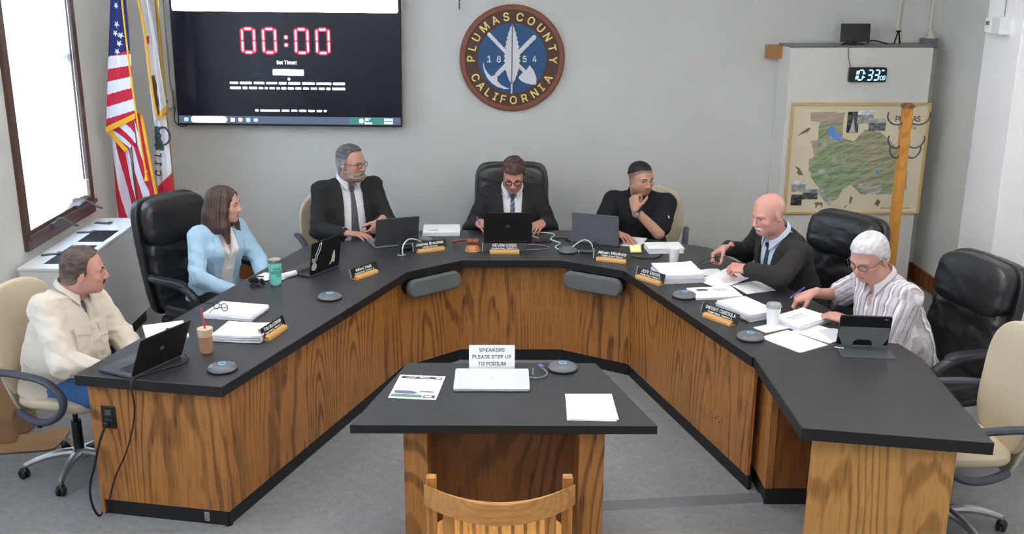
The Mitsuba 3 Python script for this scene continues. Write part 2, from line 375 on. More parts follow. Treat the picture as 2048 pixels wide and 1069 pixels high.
def lit(name, ms): obj(name, ms, 'white_ink', sg, smooth=False, emitter=glow(WH, 0.9))
lit('heading', [scr('Set Timer:', 0.028, -0.005, 0.518, 0.17)]); lit('input_box', [flat(rr(-0.125, 0.135, 0.425, 0.476, 0.008))]); lit('cursor_dot', [flat(Point(0.008, 0.395).buffer(0.012))])
rows = [(0.350, -0.49, 0.49, (74, 105, 95, 95, 68, 105, 110, 130, 105), 0.020), (0.308, -0.49, 0.49, (100, 45, 75, 40, 30, 50, 30, 45, 55, 55, 55, 60, 55, 40, 120), 0.020), (0.122, -0.29, 0.33, (30, 160, 65, 50, 62, 55, 45, 25), 0.018)]
for z, x0, x1, ws, h in rows:        # lines too blurred to read: one smudge to a word
    s = (x1 - x0) / (sum(ws) + 14 * len(ws)); x = x0; wh = []
    for w in ws: wh.append(flat(rr(x, x + w * s, z, z + h, 0.006))); x += (w + 14) * s
    lit('text_line', wh)
obj('taskbar', face(-TW / 2 + 0.012, TW / 2 - 0.012, 0.018, 0.082, 0.0017), 'dark_grey', sg, smooth=False, emitter=glow((0.035, 0.045, 0.085)))
obj('taskbar_tint', face(0.50, TW / 2 - 0.10, 0.020, 0.080, 0.0026), 'dark_grey', sg, smooth=False, emitter=glow((0.01, 0.10, 0.09)))
lit('search_pill', [flat(rr(-0.835, -0.53, 0.024, 0.078, 0.026), 0.0036)]); lit('task_icon', [flat(rr(-0.50, -0.465, 0.034, 0.066, 0.006), 0.0036)])
lit('temperature', [scr('81°', 0.02, 0.66, 0.054, None, 0.0036)]); lit('weather', [scr('Sunny', 0.016, 0.665, 0.026, None, 0.0036)])
lit('time', [scr('10:33 AM', 0.018, 0.835, 0.054, 0.075, 0.0036)]); lit('date', [flat(rr(0.797, 0.873, 0.028, 0.044, 0.005), 0.0036)])
obj('task_icons', cat([flat(rr(-0.893, -0.858, 0.034, 0.066, 0.003), 0.0036), flat(rr(-0.37, -0.335, 0.032, 0.066, 0.012), 0.0036), flat(rr(-0.305, -0.27, 0.034, 0.064, 0.014), 0.0036)]), 'white_ink', sg, smooth=False, emitter=glow((0.05, 0.6, 0.9)))
obj('sun_icon', cat([flat(Point(0.605, 0.05).buffer(0.02), 0.0036), flat(rr(-0.435, -0.40, 0.034, 0.068, 0.015), 0.0036)]), 'white_ink', sg, smooth=False, emitter=glow((1.1, 0.55, 0.25)))

# ------------------------------------------------------------------ county seal
k = thing('county_seal', 'round carved wooden county seal with gold lettering on the back wall', 'seal')
SE = tr(0.165, 8.798, 1.94) @ rx(90)          # local: x right, y up, z towards the room
SR = 0.442
obj('backing', moved(lathe([(0, 0), (SR, 0), (SR, 0.03), (SR - 0.012, 0.042), (SR - 0.042, 0.042), (SR - 0.05, 0.03), (0, 0.03)], 96), SE), mat('seal_brown', srgb(124, 72, 54), 0.5), k)
obj('letter_band', moved(lathe([(0.285, 0.028), (SR - 0.046, 0.028), (SR - 0.046, 0.033), (0.285, 0.033)], 96), SE), mat('seal_dark', srgb(78, 48, 40), 0.55), k)
obj('blue_field', moved(lathe([(0, 0.028), (0.288, 0.028), (0.288, 0.036), (0.28, 0.037), (0, 0.037)], 96), SE), mat('seal_blue', srgb(36, 78, 122), 0.55), k)
mat('seal_gold', srgb(232, 208, 128), 0.5); mat('seal_white', srgb(222, 222, 226), 0.6)
def letters(s, angs, r, h, up):
    out = []
    for ch, a in zip(s, angs):
        m = text(ch, h, 0.012, True); b = m.bounds; m.apply_translation([0, -h / 2, 0])
        out.append(((ch, a), m)); 
    return [(moved(m, SE @ rz(-a if up else a) @ tr(0, r if up else -r, 0.032)), ch) for ((ch, a), m) in out]
top = letters('PLUMASCOUNTY', (-90, -75, -60, -42, -24.5, -8.5, 10.5, 27, 43.5, 59, 75.5, 92), 0.346, 0.064, True)
bot = letters('CALIFORNIA', (-63, -49, -35.5, -24, -12.5, 2, 18, 33.5, 46, 61), 0.346, 0.064, False)
for m, ch in top + bot: obj('letter', m, 'seal_gold', k)
q = SR / 465.0
def em(pts, z0, z1, mt, name, w=None):
    pts = [((x - 550) * q, (525 - y) * q) for x, y in pts]
    poly = LineString(pts).buffer(w * q, cap_style=1) if w else Polygon(pts).buffer(0)
    return obj(name, moved(prism(poly, z0, z1), SE), mt, k)
em([(742, 340), (420, 660)], 0.034, 0.046, 'seal_white', 'pick_handle', 19)
em([(345, 315), (655, 632)], 0.034, 0.045, 'seal_white', 'shovel_handle', 16)
em([(296, 552), (306, 600), (330, 645), (365, 680), (405, 665), (420, 690), (418, 718), (450, 752), (490, 775), (535, 790), (480, 790), (425, 775), (375, 745), (330, 695), (304, 640), (292, 590)], 0.034, 0.048, 'seal_white', 'pick_head')
em([(605, 690), (650, 640), (640, 622), (660, 612), (672, 630), (706, 582), (742, 630), (766, 690), (766, 752), (720, 752), (660, 735), (622, 712)], 0.034, 0.047, 'seal_white', 'shovel_blade')
fe, fe2 = [(550, 232)], []
for i in range(1, 13):
    y = 232 + 480 * i / 12; w = 76 * math.sin(min(1, (i / 12) ** 0.75 * 1.25) * math.pi / 2) * (1 - 0.62 * max(0, (i - 8) / 4) ** 1.5)
    fe += [(550 + w, y - 6), (550 + w * 0.8, y + 5)]; fe2 += [(548 - w, y - 6), (548 - w * 0.8, y + 5)]
em(fe + [(556, 732), (552, 832), (540, 832), (540, 732)] + fe2[::-1], 0.040, 0.056, 'seal_white', 'feather')
em([(550, 245), (547, 740)], 0.055, 0.0575, mat('seal_grey', srgb(110, 108, 116), 0.6), 'quill', 5)
for s_, x_ in (('1', 348), ('8', 432), ('5', 662), ('4', 748)):
    obj('numeral', moved(text(s_, 0.05, 0.01, True, True, 0.036), SE @ tr((x_ - 550) * q, -0.028, 0.036)), 'seal_white', k)
solo('hanging_chain', cat([tube(np.array([[0.004 * math.cos(a) * (1 if j % 2 else 0), 0.004 * math.cos(a) * (0 if j % 2 else 1), 0.009 * math.sin(a)] for a in np.linspace(0, 2 * np.pi, 11)[:-1]]) + [-0.275, 8.76, 2.345 + 0.0135 * j], 0.0022, 5, closed=True) for j in range(82)]),
     'matte_black', 'short black chain hanging from above left of the seal', 'chain')

# ------------------------------------------------------------------ raceway, boxes and devices on the walls
k = thing('cable_raceway', 'beige cable raceway with a junction box left of the screen', 'raceway')
obj('channel', bx(-2.775, -2.735, 8.775, 8.80, 1.66, ZC), 'beige_plastic', k)
obj('junction_box', bx(-2.80, -2.715, 8.745, 8.80, 1.53, 1.67), 'beige_plastic', k)
obj('knockout', moved(trimesh.creation.cylinder(0.012, 0.006), tr(-2.765, 8.744, 1.585) @ rx(90)), 'matte_black', k)
obj('cable', tube(spline([(-2.74, 8.77, 1.55), (-2.70, 8.74, 1.50), (-2.71, 8.74, 1.42), (-2.66, 8.76, 1.37), (-2.6, 8.78, 1.40)], 24), 0.004, 6), 'matte_black', k)
k = thing('white_cabinet', 'tall white cabinet in the right corner with a clock and map on its front', 'cabinet')
obj('body', bx(2.41, 3.57, 8.45, 8.795, 0.0, 2.055, 0.004), mat('cabinet_white', srgb(226, 223, 219), 0.5), k)
obj('top_board', bx(2.405, 3.575, 8.445, 8.797, 2.055, 2.067, 0.002), 'mid_grey', k)
k = thing('wall_block', 'brown wooden block fixed to the back wall left of the white cabinet', 'wooden block')
obj('block', bx(2.295, 2.475, 8.69, 8.80, 1.945, 2.055), mat('block_wood', srgb(158, 112, 62), 0.5), k)
obj('end_plate', bx(2.472, 2.49, 8.68, 8.80, 1.952, 2.03), 'white_paint', k)
for x, z0, nm, lb in ((3.385, 2.0, 'conduit', 'thin beige conduit running up the back wall behind the white cabinet'), (3.655, 2.11, 'conduit', 'beige conduit with a flared foot in the right corner')):
    kk = thing('conduit', lb, 'conduit'); obj('pipe', tube([(x, 8.775, z0), (x, 8.775, ZC)], 0.014, 10), 'beige_plastic', kk)
    if z0 > 2.05: obj('foot', moved(lathe([(0.014, 0.08), (0.02, 0.05), (0.045, 0.0), (0, 0)], 16), tr(x, 8.755, z0 + 0.0)), 'beige_plastic', kk); obj('outlet_box', bx(3.585, 3.70, 8.69, 8.80, 2.03, 2.11), 'mid_grey', kk)
k = thing('small_monitor', 'small black monitor standing on top of the white cabinet', 'monitor')
MM = tr(2.975, 8.60, 2.067) @ rz(-4)
obj('screen', moved(box(0.235, 0.02, 0.145, (0, 0, 0.095), 0.004), MM @ rx(-6)), 'black_plastic', k)
obj('glass', moved(box(0.22, 0.002, 0.125, (0, -0.0105, 0.098), 0), MM @ rx(-6)), 'screen_glass', k, smooth=False)
obj('foot', moved(prism(rrect(0.16, 0.10, 0.03), 0, 0.012), MM @ tr(0, 0.02, 0)), 'black_plastic', k)
obj('neck', moved(box(0.04, 0.02, 0.05, (0, 0.02, 0.03)), MM), 'black_plastic', k)
solo('cable_tangle', cat([tube(spline([(2.84, 8.50, 2.072), (2.87, 8.53, 2.085), (2.89, 8.49, 2.09), (2.93, 8.5, 2.075), (2.95, 8.53, 2.071)], 24), 0.006, 6),
     tube(spline([(3.09, 8.64, 2.073), (3.14, 8.66, 2.095), (3.2, 8.64, 2.085), (3.26, 8.62, 2.073)], 20), 0.006, 6)]), 'matte_black', 'black cable looped beside the small monitor on the cabinet', 'cable')
k = thing('picture_stand', 'small dark stand leaning on the right end of the white cabinet', 'stand')
PS = tr(3.335, 8.63, 2.067) @ rz(20)
obj('leg', moved(tube([(-0.03, 0, 0.004), (0, 0, 0.105)], 0.006, 6), PS), 'matte_black', k)
obj('leg', moved(tube([(0.03, 0, 0.004), (0.006, 0, 0.105)], 0.006, 6), PS), 'matte_black', k)
obj('top_bar', moved(box(0.05, 0.012, 0.014, (0.004, 0, 0.105)), PS), 'matte_black', k)
k = thing('digital_clock', 'black digital clock with blue digits on the white cabinet', 'clock')
CK = tr(3.045, 8.448, 1.838) @ rx(90)
obj('casing', moved(prism(rrect(0.305, 0.118, 0.015), 0, 0.03, 0.003), CK), 'black_plastic', k)
def seg7(d, w, h, t, sl=0.12):
    S = {'0': 'abcdef', '1': 'bc', '3': 'abgcd', '8': 'abcdefg', '5': 'afgcd'}[d]
    g = {'a': (0, h, 1), 'g': (0, h / 2, 1), 'd': (0, 0, 1), 'f': (-w / 2, h * .75, 0), 'b': (w / 2, h * .75, 0), 'e': (-w / 2, h * .25, 0), 'c': (w / 2, h * .25, 0)}
    out = []
    for c in S:
        x, y, hz = g[c]; L = (w if hz else h / 2) - t * 0.35
        p = [(-L / 2, 0), (-L / 2 + t / 2, t / 2), (L / 2 - t / 2, t / 2), (L / 2, 0), (L / 2 - t / 2, -t / 2), (-L / 2 + t / 2, -t / 2)]
        if not hz: p = [(-b, a) for a, b in p]
        out.append(Polygon([(x + a + sl * (y + b), y + b) for a, b in p]))
    return out
ps = []
for d, x in (('1', -0.115), ('0', -0.063), ('3', 0.012), ('3', 0.066)): ps += [affinity.translate(p, x, -0.04) for p in seg7(d, 0.038, 0.078, 0.012)]
for d, x in (('0', 0.108), ('8', 0.131)): ps += [affinity.translate(p, x, -0.04) for p in seg7(d, 0.015, 0.032, 0.006)]
ps += [Point(-0.026, 0.012).buffer(0.006), Point(-0.029, -0.018).buffer(0.006), affinity.translate(rrect(0.022, 0.012, 0.003), 0.12, 0.035)]
obj('digits', cat([moved(prism(p, 0.0302, 0.031), CK) for p in ps]), 'white_ink', k, smooth=False, emitter=glow((0.10, 0.62, 1.1)))
solo('clock_cord', tube(spline([(2.87, 8.446, 2.07), (2.875, 8.438, 2.03), (2.895, 8.44, 1.93), (2.87 + 0.04, 8.44, 1.86), (2.895, 8.44, 1.84)], 24), 0.003, 6), 'grey_ink', 'thin cord running down the white cabinet to the clock', 'cord')
k = thing('wall_sensor', 'white alarm box with a side module on the white pillar', 'alarm')
obj('box', bx(3.33, 3.40, 6.90, 7.02, 2.245, 2.36, 0.004), 'white_metal', k)
obj('module', bx(3.345, 3.40, 7.06, 7.15, 2.25, 2.345, 0.004), 'white_paint', k)
obj('button', bx(3.34, 3.35, 7.085, 7.125, 2.30, 2.325, 0.002), 'mid_grey', k)
obj('wire', tube([(3.393, 6.99, 2.36), (3.393, 6.99, ZC)], 0.003, 6), 'grey_ink', k)

# ------------------------------------------------------------------ framed county map: flat print on a board
MX0, MX1, MZ0, MZ1 = 2.45, 3.595, 0.675, 1.612
k = thing('county_map', 'framed relief map of the county hung on the white cabinet', 'map')
MP = tr(MX0, 8.436, MZ0) @ rx(90); MW, MH = MX1 - MX0, MZ1 - MZ0
obj('frame', cat([moved(box(*s, c, 0.003), MP) for s, c in (((MW, 0.022, 0.022), (MW / 2, 0.011, 0.004)), ((MW, 0.022, 0.022), (MW / 2, MH - 0.011, 0.004)), ((0.022, MH - 0.044, 0.022), (0.011, MH / 2, 0.004)), ((0.022, MH - 0.044, 0.022), (MW - 0.011, MH / 2, 0.004)))]), mat('map_frame', srgb(204, 174, 118), 0.4), k)
def mxy(x, y): return ((x - 105) / 1055.0, (868 - y) / 800.0)       # the print's own 0..1 coordinates
m, u, v = grid(300, 240, lambda u, v: np.c_[0.02 + (MW - 0.04) * u, 0.02 + (MH - 0.04) * v, 0 * u + 0.001])
def col(c): return np.array(srgb(*c))
P3 = np.c_[u * 7, v * 6, 0 * u]
C = np.tile(col((232, 219, 190)), (len(u), 1)) * (0.96 + 0.08 * meshkit.fbm(P3 * 2, 3))[:, None]
def paint(mask, c): C[mask] = c[mask] if getattr(c, 'ndim', 1) == 2 else c
relief = meshkit.fbm(np.c_[u * 9 + 0.8 * v * 9, (v - u * 0.35) * 26, 0 * u], 5)
rel = (relief.reshape(300, 240)); gx, gy = np.gradient(rel); sh = np.clip(1 + (gx * 5 - gy * 5).ravel(), 0.72, 1.2)
hue = meshkit.fbm(P3 * 0.9 + 4, 3); warm = np.clip(0.2 + 1.4 * (hue - 0.5) + 1.1 * (u + v * 0.8 - 0.9), 0, 1)[:, None]
land = col((142, 160, 122)) * (1 - warm) + col((176, 156, 136)) * warm
pk = np.clip((meshkit.fbm(P3 * 1.7 + 9, 3) - 0.55) * 4, 0, 0.8)[:, None]
land = (land * (1 - pk) + col((196, 180, 186)) * pk) * sh[:, None]
wob = 0.012 * (meshkit.fbm(np.c_[u * 30, v * 30, 0 * u], 2) - 0.5)
cnt = Polygon([mxy(*p) for p in [(320, 190), (505, 190), (510, 310), (600, 335), (640, 290), (690, 245), (800, 265), (880, 320), (940, 375), (980, 400), (970, 520), (1050, 530), (1060, 700), (930, 735), (700, 735), (610, 660), (545, 700), (520, 760), (445, 818), (360, 730), (365, 690), (330, 660), (285, 600), (270, 500), (330, 420), (315, 300)]])
nrt = Polygon([mxy(*p) for p in [(240, 120), (510, 120), (505, 190), (320, 195), (245, 185)]]); wst = Polygon([mxy(*p) for p in [(255, 330), (330, 320), (340, 420), (320, 560), (265, 560), (262, 470), (300, 450), (270, 350)]])
pale = (col((190, 160, 150)) * 0.6 + land * 0.4)
paint(in_poly(nrt, u + wob, v + wob), pale); paint(in_poly(wst, u + wob, v - wob), pale); paint(in_poly(cnt, u + wob, v - wob), land)
lake = Polygon([mxy(*p) for p in [(410, 220), (440, 235), (450, 280), (490, 270), (495, 330), (460, 330), (430, 300), (388, 280), (392, 245)]]).union(Polygon([mxy(*p) for p in [(800, 550), (830, 555), (825, 580), (800, 575)]]))
paint(in_poly(lake, u + wob * 0.7, v + wob), col((96, 150, 216)))
for x0, x1, y0, y1, dk in ((532, 625, 118, 272, 60), (610, 740, 105, 205, 150), (705, 842, 168, 258, 110), (140, 252, 628, 715, 150), (143, 230, 735, 820, 55), (232, 352, 695, 772, 80)):
    a, b = mxy(x0, y1), mxy(x1, y0); inn = (u > a[0]) & (u < b[0]) & (v > a[1]) & (v < b[1])
    g = dk + 130 * (meshkit.fbm(np.c_[u * 40, v * 40, 0 * u + dk], 3) - 0.45) + 70 * (v > b[1] - 0.35 * (b[1] - a[1])) * (dk > 60)
    paint(inn, np.array([srgb(*(max(0, min(255, x)),) * 3) for x in g]))
tw = Polygon([mxy(*p) for p in [(582, 150), (592, 215), (605, 268), (555, 268), (570, 215)]]); paint(in_poly(tw, u, v), col((205, 205, 205)))
for pts in ([(150, 295), (190, 262), (225, 238), (252, 232), (236, 262), (205, 275)], [(150, 520), (190, 535), (228, 590), (195, 590), (170, 570), (178, 550)], [(330, 800), (345, 792), (400, 798), (398, 838), (385, 815), (360, 818), (355, 838), (345, 835), (342, 815)], [(810, 820), (840, 765), (862, 790), (850, 830), (830, 812)], [(615, 745), (635, 760), (625, 810), (610, 800)], [(568, 838), (590, 815), (596, 830)]):
    paint(in_poly(Polygon([mxy(*p) for p in pts]).buffer(0), u + wob * 0.4, v), col((126, 104, 84)))
line = (np.abs(v - 0.035) < 0.003) & (u > 0.72) & (u < 0.95); paint(line, col((150, 140, 120)))
obj('print', m, 'vertex', k, smooth=True, M=MP, color=C)
obj('title', [moved(text('PLUMAS', 0.045, 0.0005, True, True, 0.205), MP @ tr(MW * 0.845, MH * 0.835, 0.0016)), moved(text('County', 0.024, 0.0005, False), MP @ tr(MW * 0.845, MH * 0.80, 0.0016)), moved(text('California', 0.024, 0.0005, False), MP @ tr(MW * 0.845, MH * 0.768, 0.0016))], mat('map_ink', srgb(72, 56, 46), 0.8), k, smooth=False)

# ------------------------------------------------------------------ coat rack in front of the map
k = thing('coat_rack', 'honey oak coat rack post with curved metal hooks in front of the map', 'coat rack')
RX, RY = 2.825, 7.0
obj('post', bx(RX - 0.031, RX + 0.031, RY - 0.031, RY + 0.031, 0.03, 1.76, 0.005), mat('honey_oak', oak((190, 130, 46), (150, 96, 34), scale=1.5), 0.4), k)
obj('cap', moved(lathe([(0, 0.03), (0.03, 0.026), (0.046, 0.012), (0.046, 0.0), (0, 0.0)], 24), tr(RX, RY, 1.76)), 'oak_dark', k)
for a in (0, 90):
    obj('foot', moved(cat([box(0.56, 0.05, 0.05, (0, 0, 0.025 + 0.02 * (a > 0)), 0.008)]), tr(RX, RY, 0.002) @ rz(a + 20)), 'honey_oak', k)
for z, w in ((1.69, 0.14), (1.53, 0.12), (1.46, 0.10)):
    for s in (-1, 1):
        obj('hook', tube(spline([(RX + s * 0.031, RY - 0.02, z - 0.035), (RX + s * w * 0.6, RY - 0.03, z - 0.045), (RX + s * w * 0.92, RY - 0.035, z - 0.02), (RX + s * w, RY - 0.04, z + 0.04)], 14), 0.0055, 8), 'dark_grey', k)

# ------------------------------------------------------------------ flags
mat('fringe_gold', srgb(226, 170, 48), 0.7, 0.2)
RED, WHT, NAVY = col((186, 44, 62)), col((226, 224, 236)), col((42, 48, 96))
def cloth(corners, nu, nv, amp, freq, ph, sag=0.0):
    """Draped cloth between the edges: corners (x, z) at top left, top right, bottom right, bottom left; folds run down the cloth."""
    A, B, Cc, D = [np.array(c, float) for c in corners]
    def fn(u, v):
        p = (A * ((1 - u) * (1 - v))[:, None] + B * (u * (1 - v))[:, None] + Cc * (u * v)[:, None] + D * ((1 - u) * v)[:, None])
        y = amp * np.sin(u * freq * 2 * np.pi + ph + 0.8 * v) * (0.55 + 0.45 * v) + amp * 0.5 * np.sin(u * freq * 5.1 + ph * 2 - v * 3)
        return np.c_[p[:, 0], y, p[:, 1] - sag * np.sin(u * np.pi)]
    return grid(nu, nv, fn)
def fringe(mesh, nu, nv, edge, w, key, yoff):
    i = np.arange(nu * nv).reshape(nu, nv); ids = {'bottom': i[:, -1], 'right': i[-1, :], 'left': i[0, :]}[edge]
    p = np.asarray(mesh.vertices)[ids]; q = p.copy()
    d = np.array({'bottom': (0, 0, -1), 'right': (0.75, 0, -0.5), 'left': (-0.75, 0, -0.5)}[edge], float) * w
    n = len(p); teeth = (np.arange(n) % 2) * 0.004
    a, b = p - d * 0.25, p + d - np.c_[0 * teeth, 0 * teeth, teeth]
    a[:, 1] -= 0.004; b[:, 1] -= 0.004
    f = [[j, j + 1, n + j + 1] for j in range(n - 1)] + [[j, n + j + 1, n + j] for j in range(n - 1)]
    obj('fringe', thick(trimesh.Trimesh(np.vstack([a, b]), np.array(f), process=False), 0.004), 'fringe_gold', key, smooth=True)
FY = 7.95
k = thing('us_flag', 'red, white and blue flag with gold fringe hanging on its pole by the window', 'flag')
# upper fold: canton, then stripes tilted across the drape
m, u, v = cloth([(-2.842, 2.66), (-2.752, 2.66), (-2.762, 1.585), (-3.005, 1.475)], 60, 200, 0.016, 1.3, 0.4)
m.vertices[:, 1] += FY
zz = m.vertices[:, 2] - 0.30 * (m.vertices[:, 0] + 2.85) * np.clip((2.2 - m.vertices[:, 2]) * 2, 0.2, 1)
st = np.floor((zz - 1.50) / 0.0885).astype(int) % 2
C = np.where((st == 0)[:, None], RED, WHT); C[zz > 2.03 + 0.03 * u] = NAVY
def stars(C, x, z, pts, r):
    for cx, cz in pts:
        d = np.hypot(x - cx, z - cz); a = np.arctan2(z - cz, x - cx) - np.pi / 2
        t = np.abs((a / (2 * np.pi / 5) + 50.5) % 1 - 0.5) * 2
        C[d < r * (0.42 + 0.58 * (np.abs(1 - 0) * np.clip(t - 0, 0, 1) ** 2))] = WHT
stars(C, m.vertices[:, 0], m.vertices[:, 2], [(-2.840, 2.262), (-2.832, 2.12), (-2.856, 2.06), (-2.858, 2.195), (-2.815, 2.18), (-2.83, 2.40)], 0.027)
obj('upper_fold', m, 'vertex', k, smooth=True, color=C); fringe(m, 60, 200, 'bottom', 0.034, k, 0)
# the turned-under piece below it
m, u, v = cloth([(-3.0, 1.47), (-2.80, 1.56), (-2.79, 1.36), (-2.862, 1.30)], 40, 40, 0.008, 1, 1.0)
m.vertices[:, 1] += FY + 0.025
C = np.where(((np.floor((u - v * 0.55) * 3.2) % 2) == 0)[:, None], RED, WHT); obj('turned_fold', m, 'vertex', k, smooth=True, color=C); fringe(m, 40, 40, 'left', 0.03, k, 0)
m, u, v = cloth([(-2.985, 1.46), (-2.86, 1.46), (-2.83, 0.56), (-3.03, 0.56)], 60, 90, 0.02, 1.5, 2.0)
m.vertices[:, 1] += FY + 0.06
C = np.where(((np.floor((u * 0.9 + (1 - v) * 0.75) * 3.4) % 2) == 1)[:, None], RED, WHT); obj('lower_fold', m, 'vertex', k, smooth=True, color=C)
m, u, v = cloth([(-2.845, 1.62), (-2.745, 1.58), (-2.685, 0.93), (-2.82, 0.55)], 60, 90, 0.014, 1.2, 0.2)
m.vertices[:, 1] += FY + 0.045
C = np.where(((np.floor((u * 0.8 + (1 - v) * 0.9) * 4) % 2) == 1)[:, None], RED, WHT); C[(u > 0.72)] = RED; C[u < 0.03] = NAVY
obj('fly_fold', m, 'vertex', k, smooth=True, color=C); fringe(m, 60, 90, 'right', 0.026, k, 0); fringe(m, 60, 90, 'bottom', 0.035, k, 0)
def pole(x, y, key, tilt=0.0):
    obj('pole', tube([(x, y, 0.03), (x + tilt, y, 2.9)], 0.014, 12), 'brass', key)
    obj('base', moved(lathe([(0, 0), (0.15, 0), (0.15, 0.02), (0.10, 0.045), (0.05, 0.06), (0.026, 0.10), (0.026, 0.18), (0, 0.18)], 32), tr(x, y, 0)), 'brass', key)
    obj('finial', moved(lathe([(0, 0.2), (0.02, 0.14), (0.035, 0.08), (0.02, 0.03), (0.015, 0.0), (0, 0)], 16), tr(x + tilt, y, 2.9)), 'brass', key)
pole(-2.90, 8.05, k, 0.13)
obj('cord', tube(spline([(-2.765, 7.90, 2.5), (-2.758, 7.90, 2.0), (-2.735, 7.90, 1.5), (-2.712, 7.90, 1.16)], 20), 0.007, 6), 'fringe_gold', k)
obj('tassel', moved(lathe([(0, 0.09), (0.012, 0.085), (0.014, 0.06), (0.009, 0.055), (0.020, 0.0), (0, 0)], 12), tr(-2.708, 7.90, 1.07)), 'fringe_gold', k)
k = thing('state_flag', 'white state flag with red hem and gold fringe hanging beside the screen', 'flag')
BRN = col((96, 66, 56))
m, u, v = cloth([(-2.70, 2.62), (-2.615, 2.62), (-2.555, 1.63), (-2.66, 1.50)], 60, 120, 0.024, 2.0, 0.9)
m.vertices[:, 1] += FY + 0.09
C = np.tile(col((222, 220, 222)), (len(u), 1)); X, Zz = m.vertices[:, 0], m.vertices[:, 2]
bear = (np.abs(X + 2.63 - (1.86 - Zz) * 0.03) < 0.016 + 0.006 * np.sin(Zz * 50)) & (Zz < 1.87) & (Zz > 1.56); C[bear] = BRN
C[(np.abs(X + 2.648) < 0.012) & (np.abs(Zz - 2.14) < 0.03)] = RED
obj('upper_fold', m, 'vertex', k, smooth=True, color=C)
obj('edge_fringe', tube(spline([(-2.70, 8.0, 2.55), (-2.666, 8.0, 2.35), (-2.64, 8.0, 1.9), (-2.615, 8.0, 1.56)], 30), 0.009, 6), 'fringe_gold', k)
i = np.arange(60 * 120).reshape(60, 120)[24:, -1]; p = np.asarray(m.vertices)[i]; n = len(p)
a, b = p + [0, -0.006, 0.006], p + [0, -0.006, -0.04]
obj('fringe', thick(trimesh.Trimesh(np.vstack([a, b]), np.array([[j, j + 1, n + j + 1] for j in range(n - 1)] + [[j, n + j + 1, n + j] for j in range(n - 1)]), process=False), 0.004), 'fringe_gold', k, smooth=True)
m, u, v = cloth([(-2.665, 1.56), (-2.565, 1.56), (-2.55, 0.62), (-2.70, 0.62)], 70, 120, 0.02, 1.6, 0.3)
m.vertices[:, 1] += FY + 0.12
C = np.tile(col((226, 223, 225)), (len(u), 1)); X, Zz = m.vertices[:, 0], m.vertices[:, 2]
C[(Zz < 1.01 + (X + 2.66) * 0.9)] = RED
grass = (X < -2.612 + 0.01 * np.sin(Zz * 30)) & (Zz < 1.47) & (Zz > 1.28); C[grass] = col((66, 92, 84))
obj('lower_fold', m, 'vertex', k, smooth=True, color=C)
for j, ch in enumerate('UBLIC'[::-1]):
    obj('letter', moved(text(ch, 0.05, 0.003, True), tr(-2.632 + 0.006 * j, FY + 0.084, 1.10 + 0.075 * j) @ rx(90) @ rz(78)), 'ink', k)
obj('emblem', cat([moved(tube(spline([(-0.03, 0.05, 0), (0.0, 0.07, 0), (0.04, 0.04, 0), (0.04, -0.04, 0), (0.0, -0.07, 0)], 18), 0.007, 6), tr(-2.59, FY + 0.084, 1.40) @ rx(90)), moved(box(0.05, 0.014, 0.004), tr(-2.585, FY + 0.084, 1.465) @ rx(90))]), mat('flag_navy', srgb(52, 50, 76), 0.8), k)
obj('tassel', moved(lathe([(0, 0.07), (0.014, 0.06), (0.022, 0.0), (0, 0)], 12), tr(-2.50, FY + 0.05, 0.86)), 'fringe_gold', k)
pole(-2.62, 8.25, k)
# ------------------------------------------------------------------ the dais: U-shaped desk
HT, SL = 0.77, 0.055
k = thing('dais_desk', 'U-shaped oak dais desk with a continuous black worktop', 'desk')
INN = [(-1.277, 4.479), (-0.559, 6.389), (-0.203, 6.675), (0.45, 6.675), (0.859, 6.423), (1.32, 4.868)]
OUT = [(2.125, 5.07), (1.54, 7.0), (0.70, 7.50), (-0.50, 7.51), (-1.34, 7.02), (-2.028, 4.628)]
obj('worktop', prism(Polygon(INN + OUT), HT - SL, HT, 0.003), 'laminate', k, smooth=False)
def edge_strip(path, z0, z1, t, key, name, m, out=1):
    """A thin band standing along a path of ground points."""
    ls = LineString(path); b = ls.buffer(t, cap_style=2, join_style=2, single_sided=True)
    return obj(name, prism(b, z0, z1), m, key, smooth=False)
edge_strip([OUT[-1]] + INN + [OUT[0]], HT - SL + 0.002, HT - 0.002, -0.0025, k, 'edge_band', 'laminate_edge')
PAN = [(-1.965, 4.652), (-1.30, 4.523), (-0.605, 6.445), (-0.225, 6.78), (0.47, 6.78), (0.915, 6.50), (1.345, 4.90)]
for a, b in zip(PAN[:-1], PAN[1:]):
    a, b = np.array(a), np.array(b); d = (b - a) / np.linalg.norm(b - a); n = np.array([-d[1], d[0]])
    pl = Polygon([a, b, b + n * 0.02 + d * 0.0, a + n * 0.02])
    obj('front_panel', prism(pl, 0.085, HT - SL - 0.001), 'oak_panel', k, smooth=False)
    q = Polygon([a + n * 0.012, b + n * 0.012, b + n * 0.03, a + n * 0.03]); obj('plinth', prism(q, 0.0, 0.085), 'black_plinth', k, smooth=False)
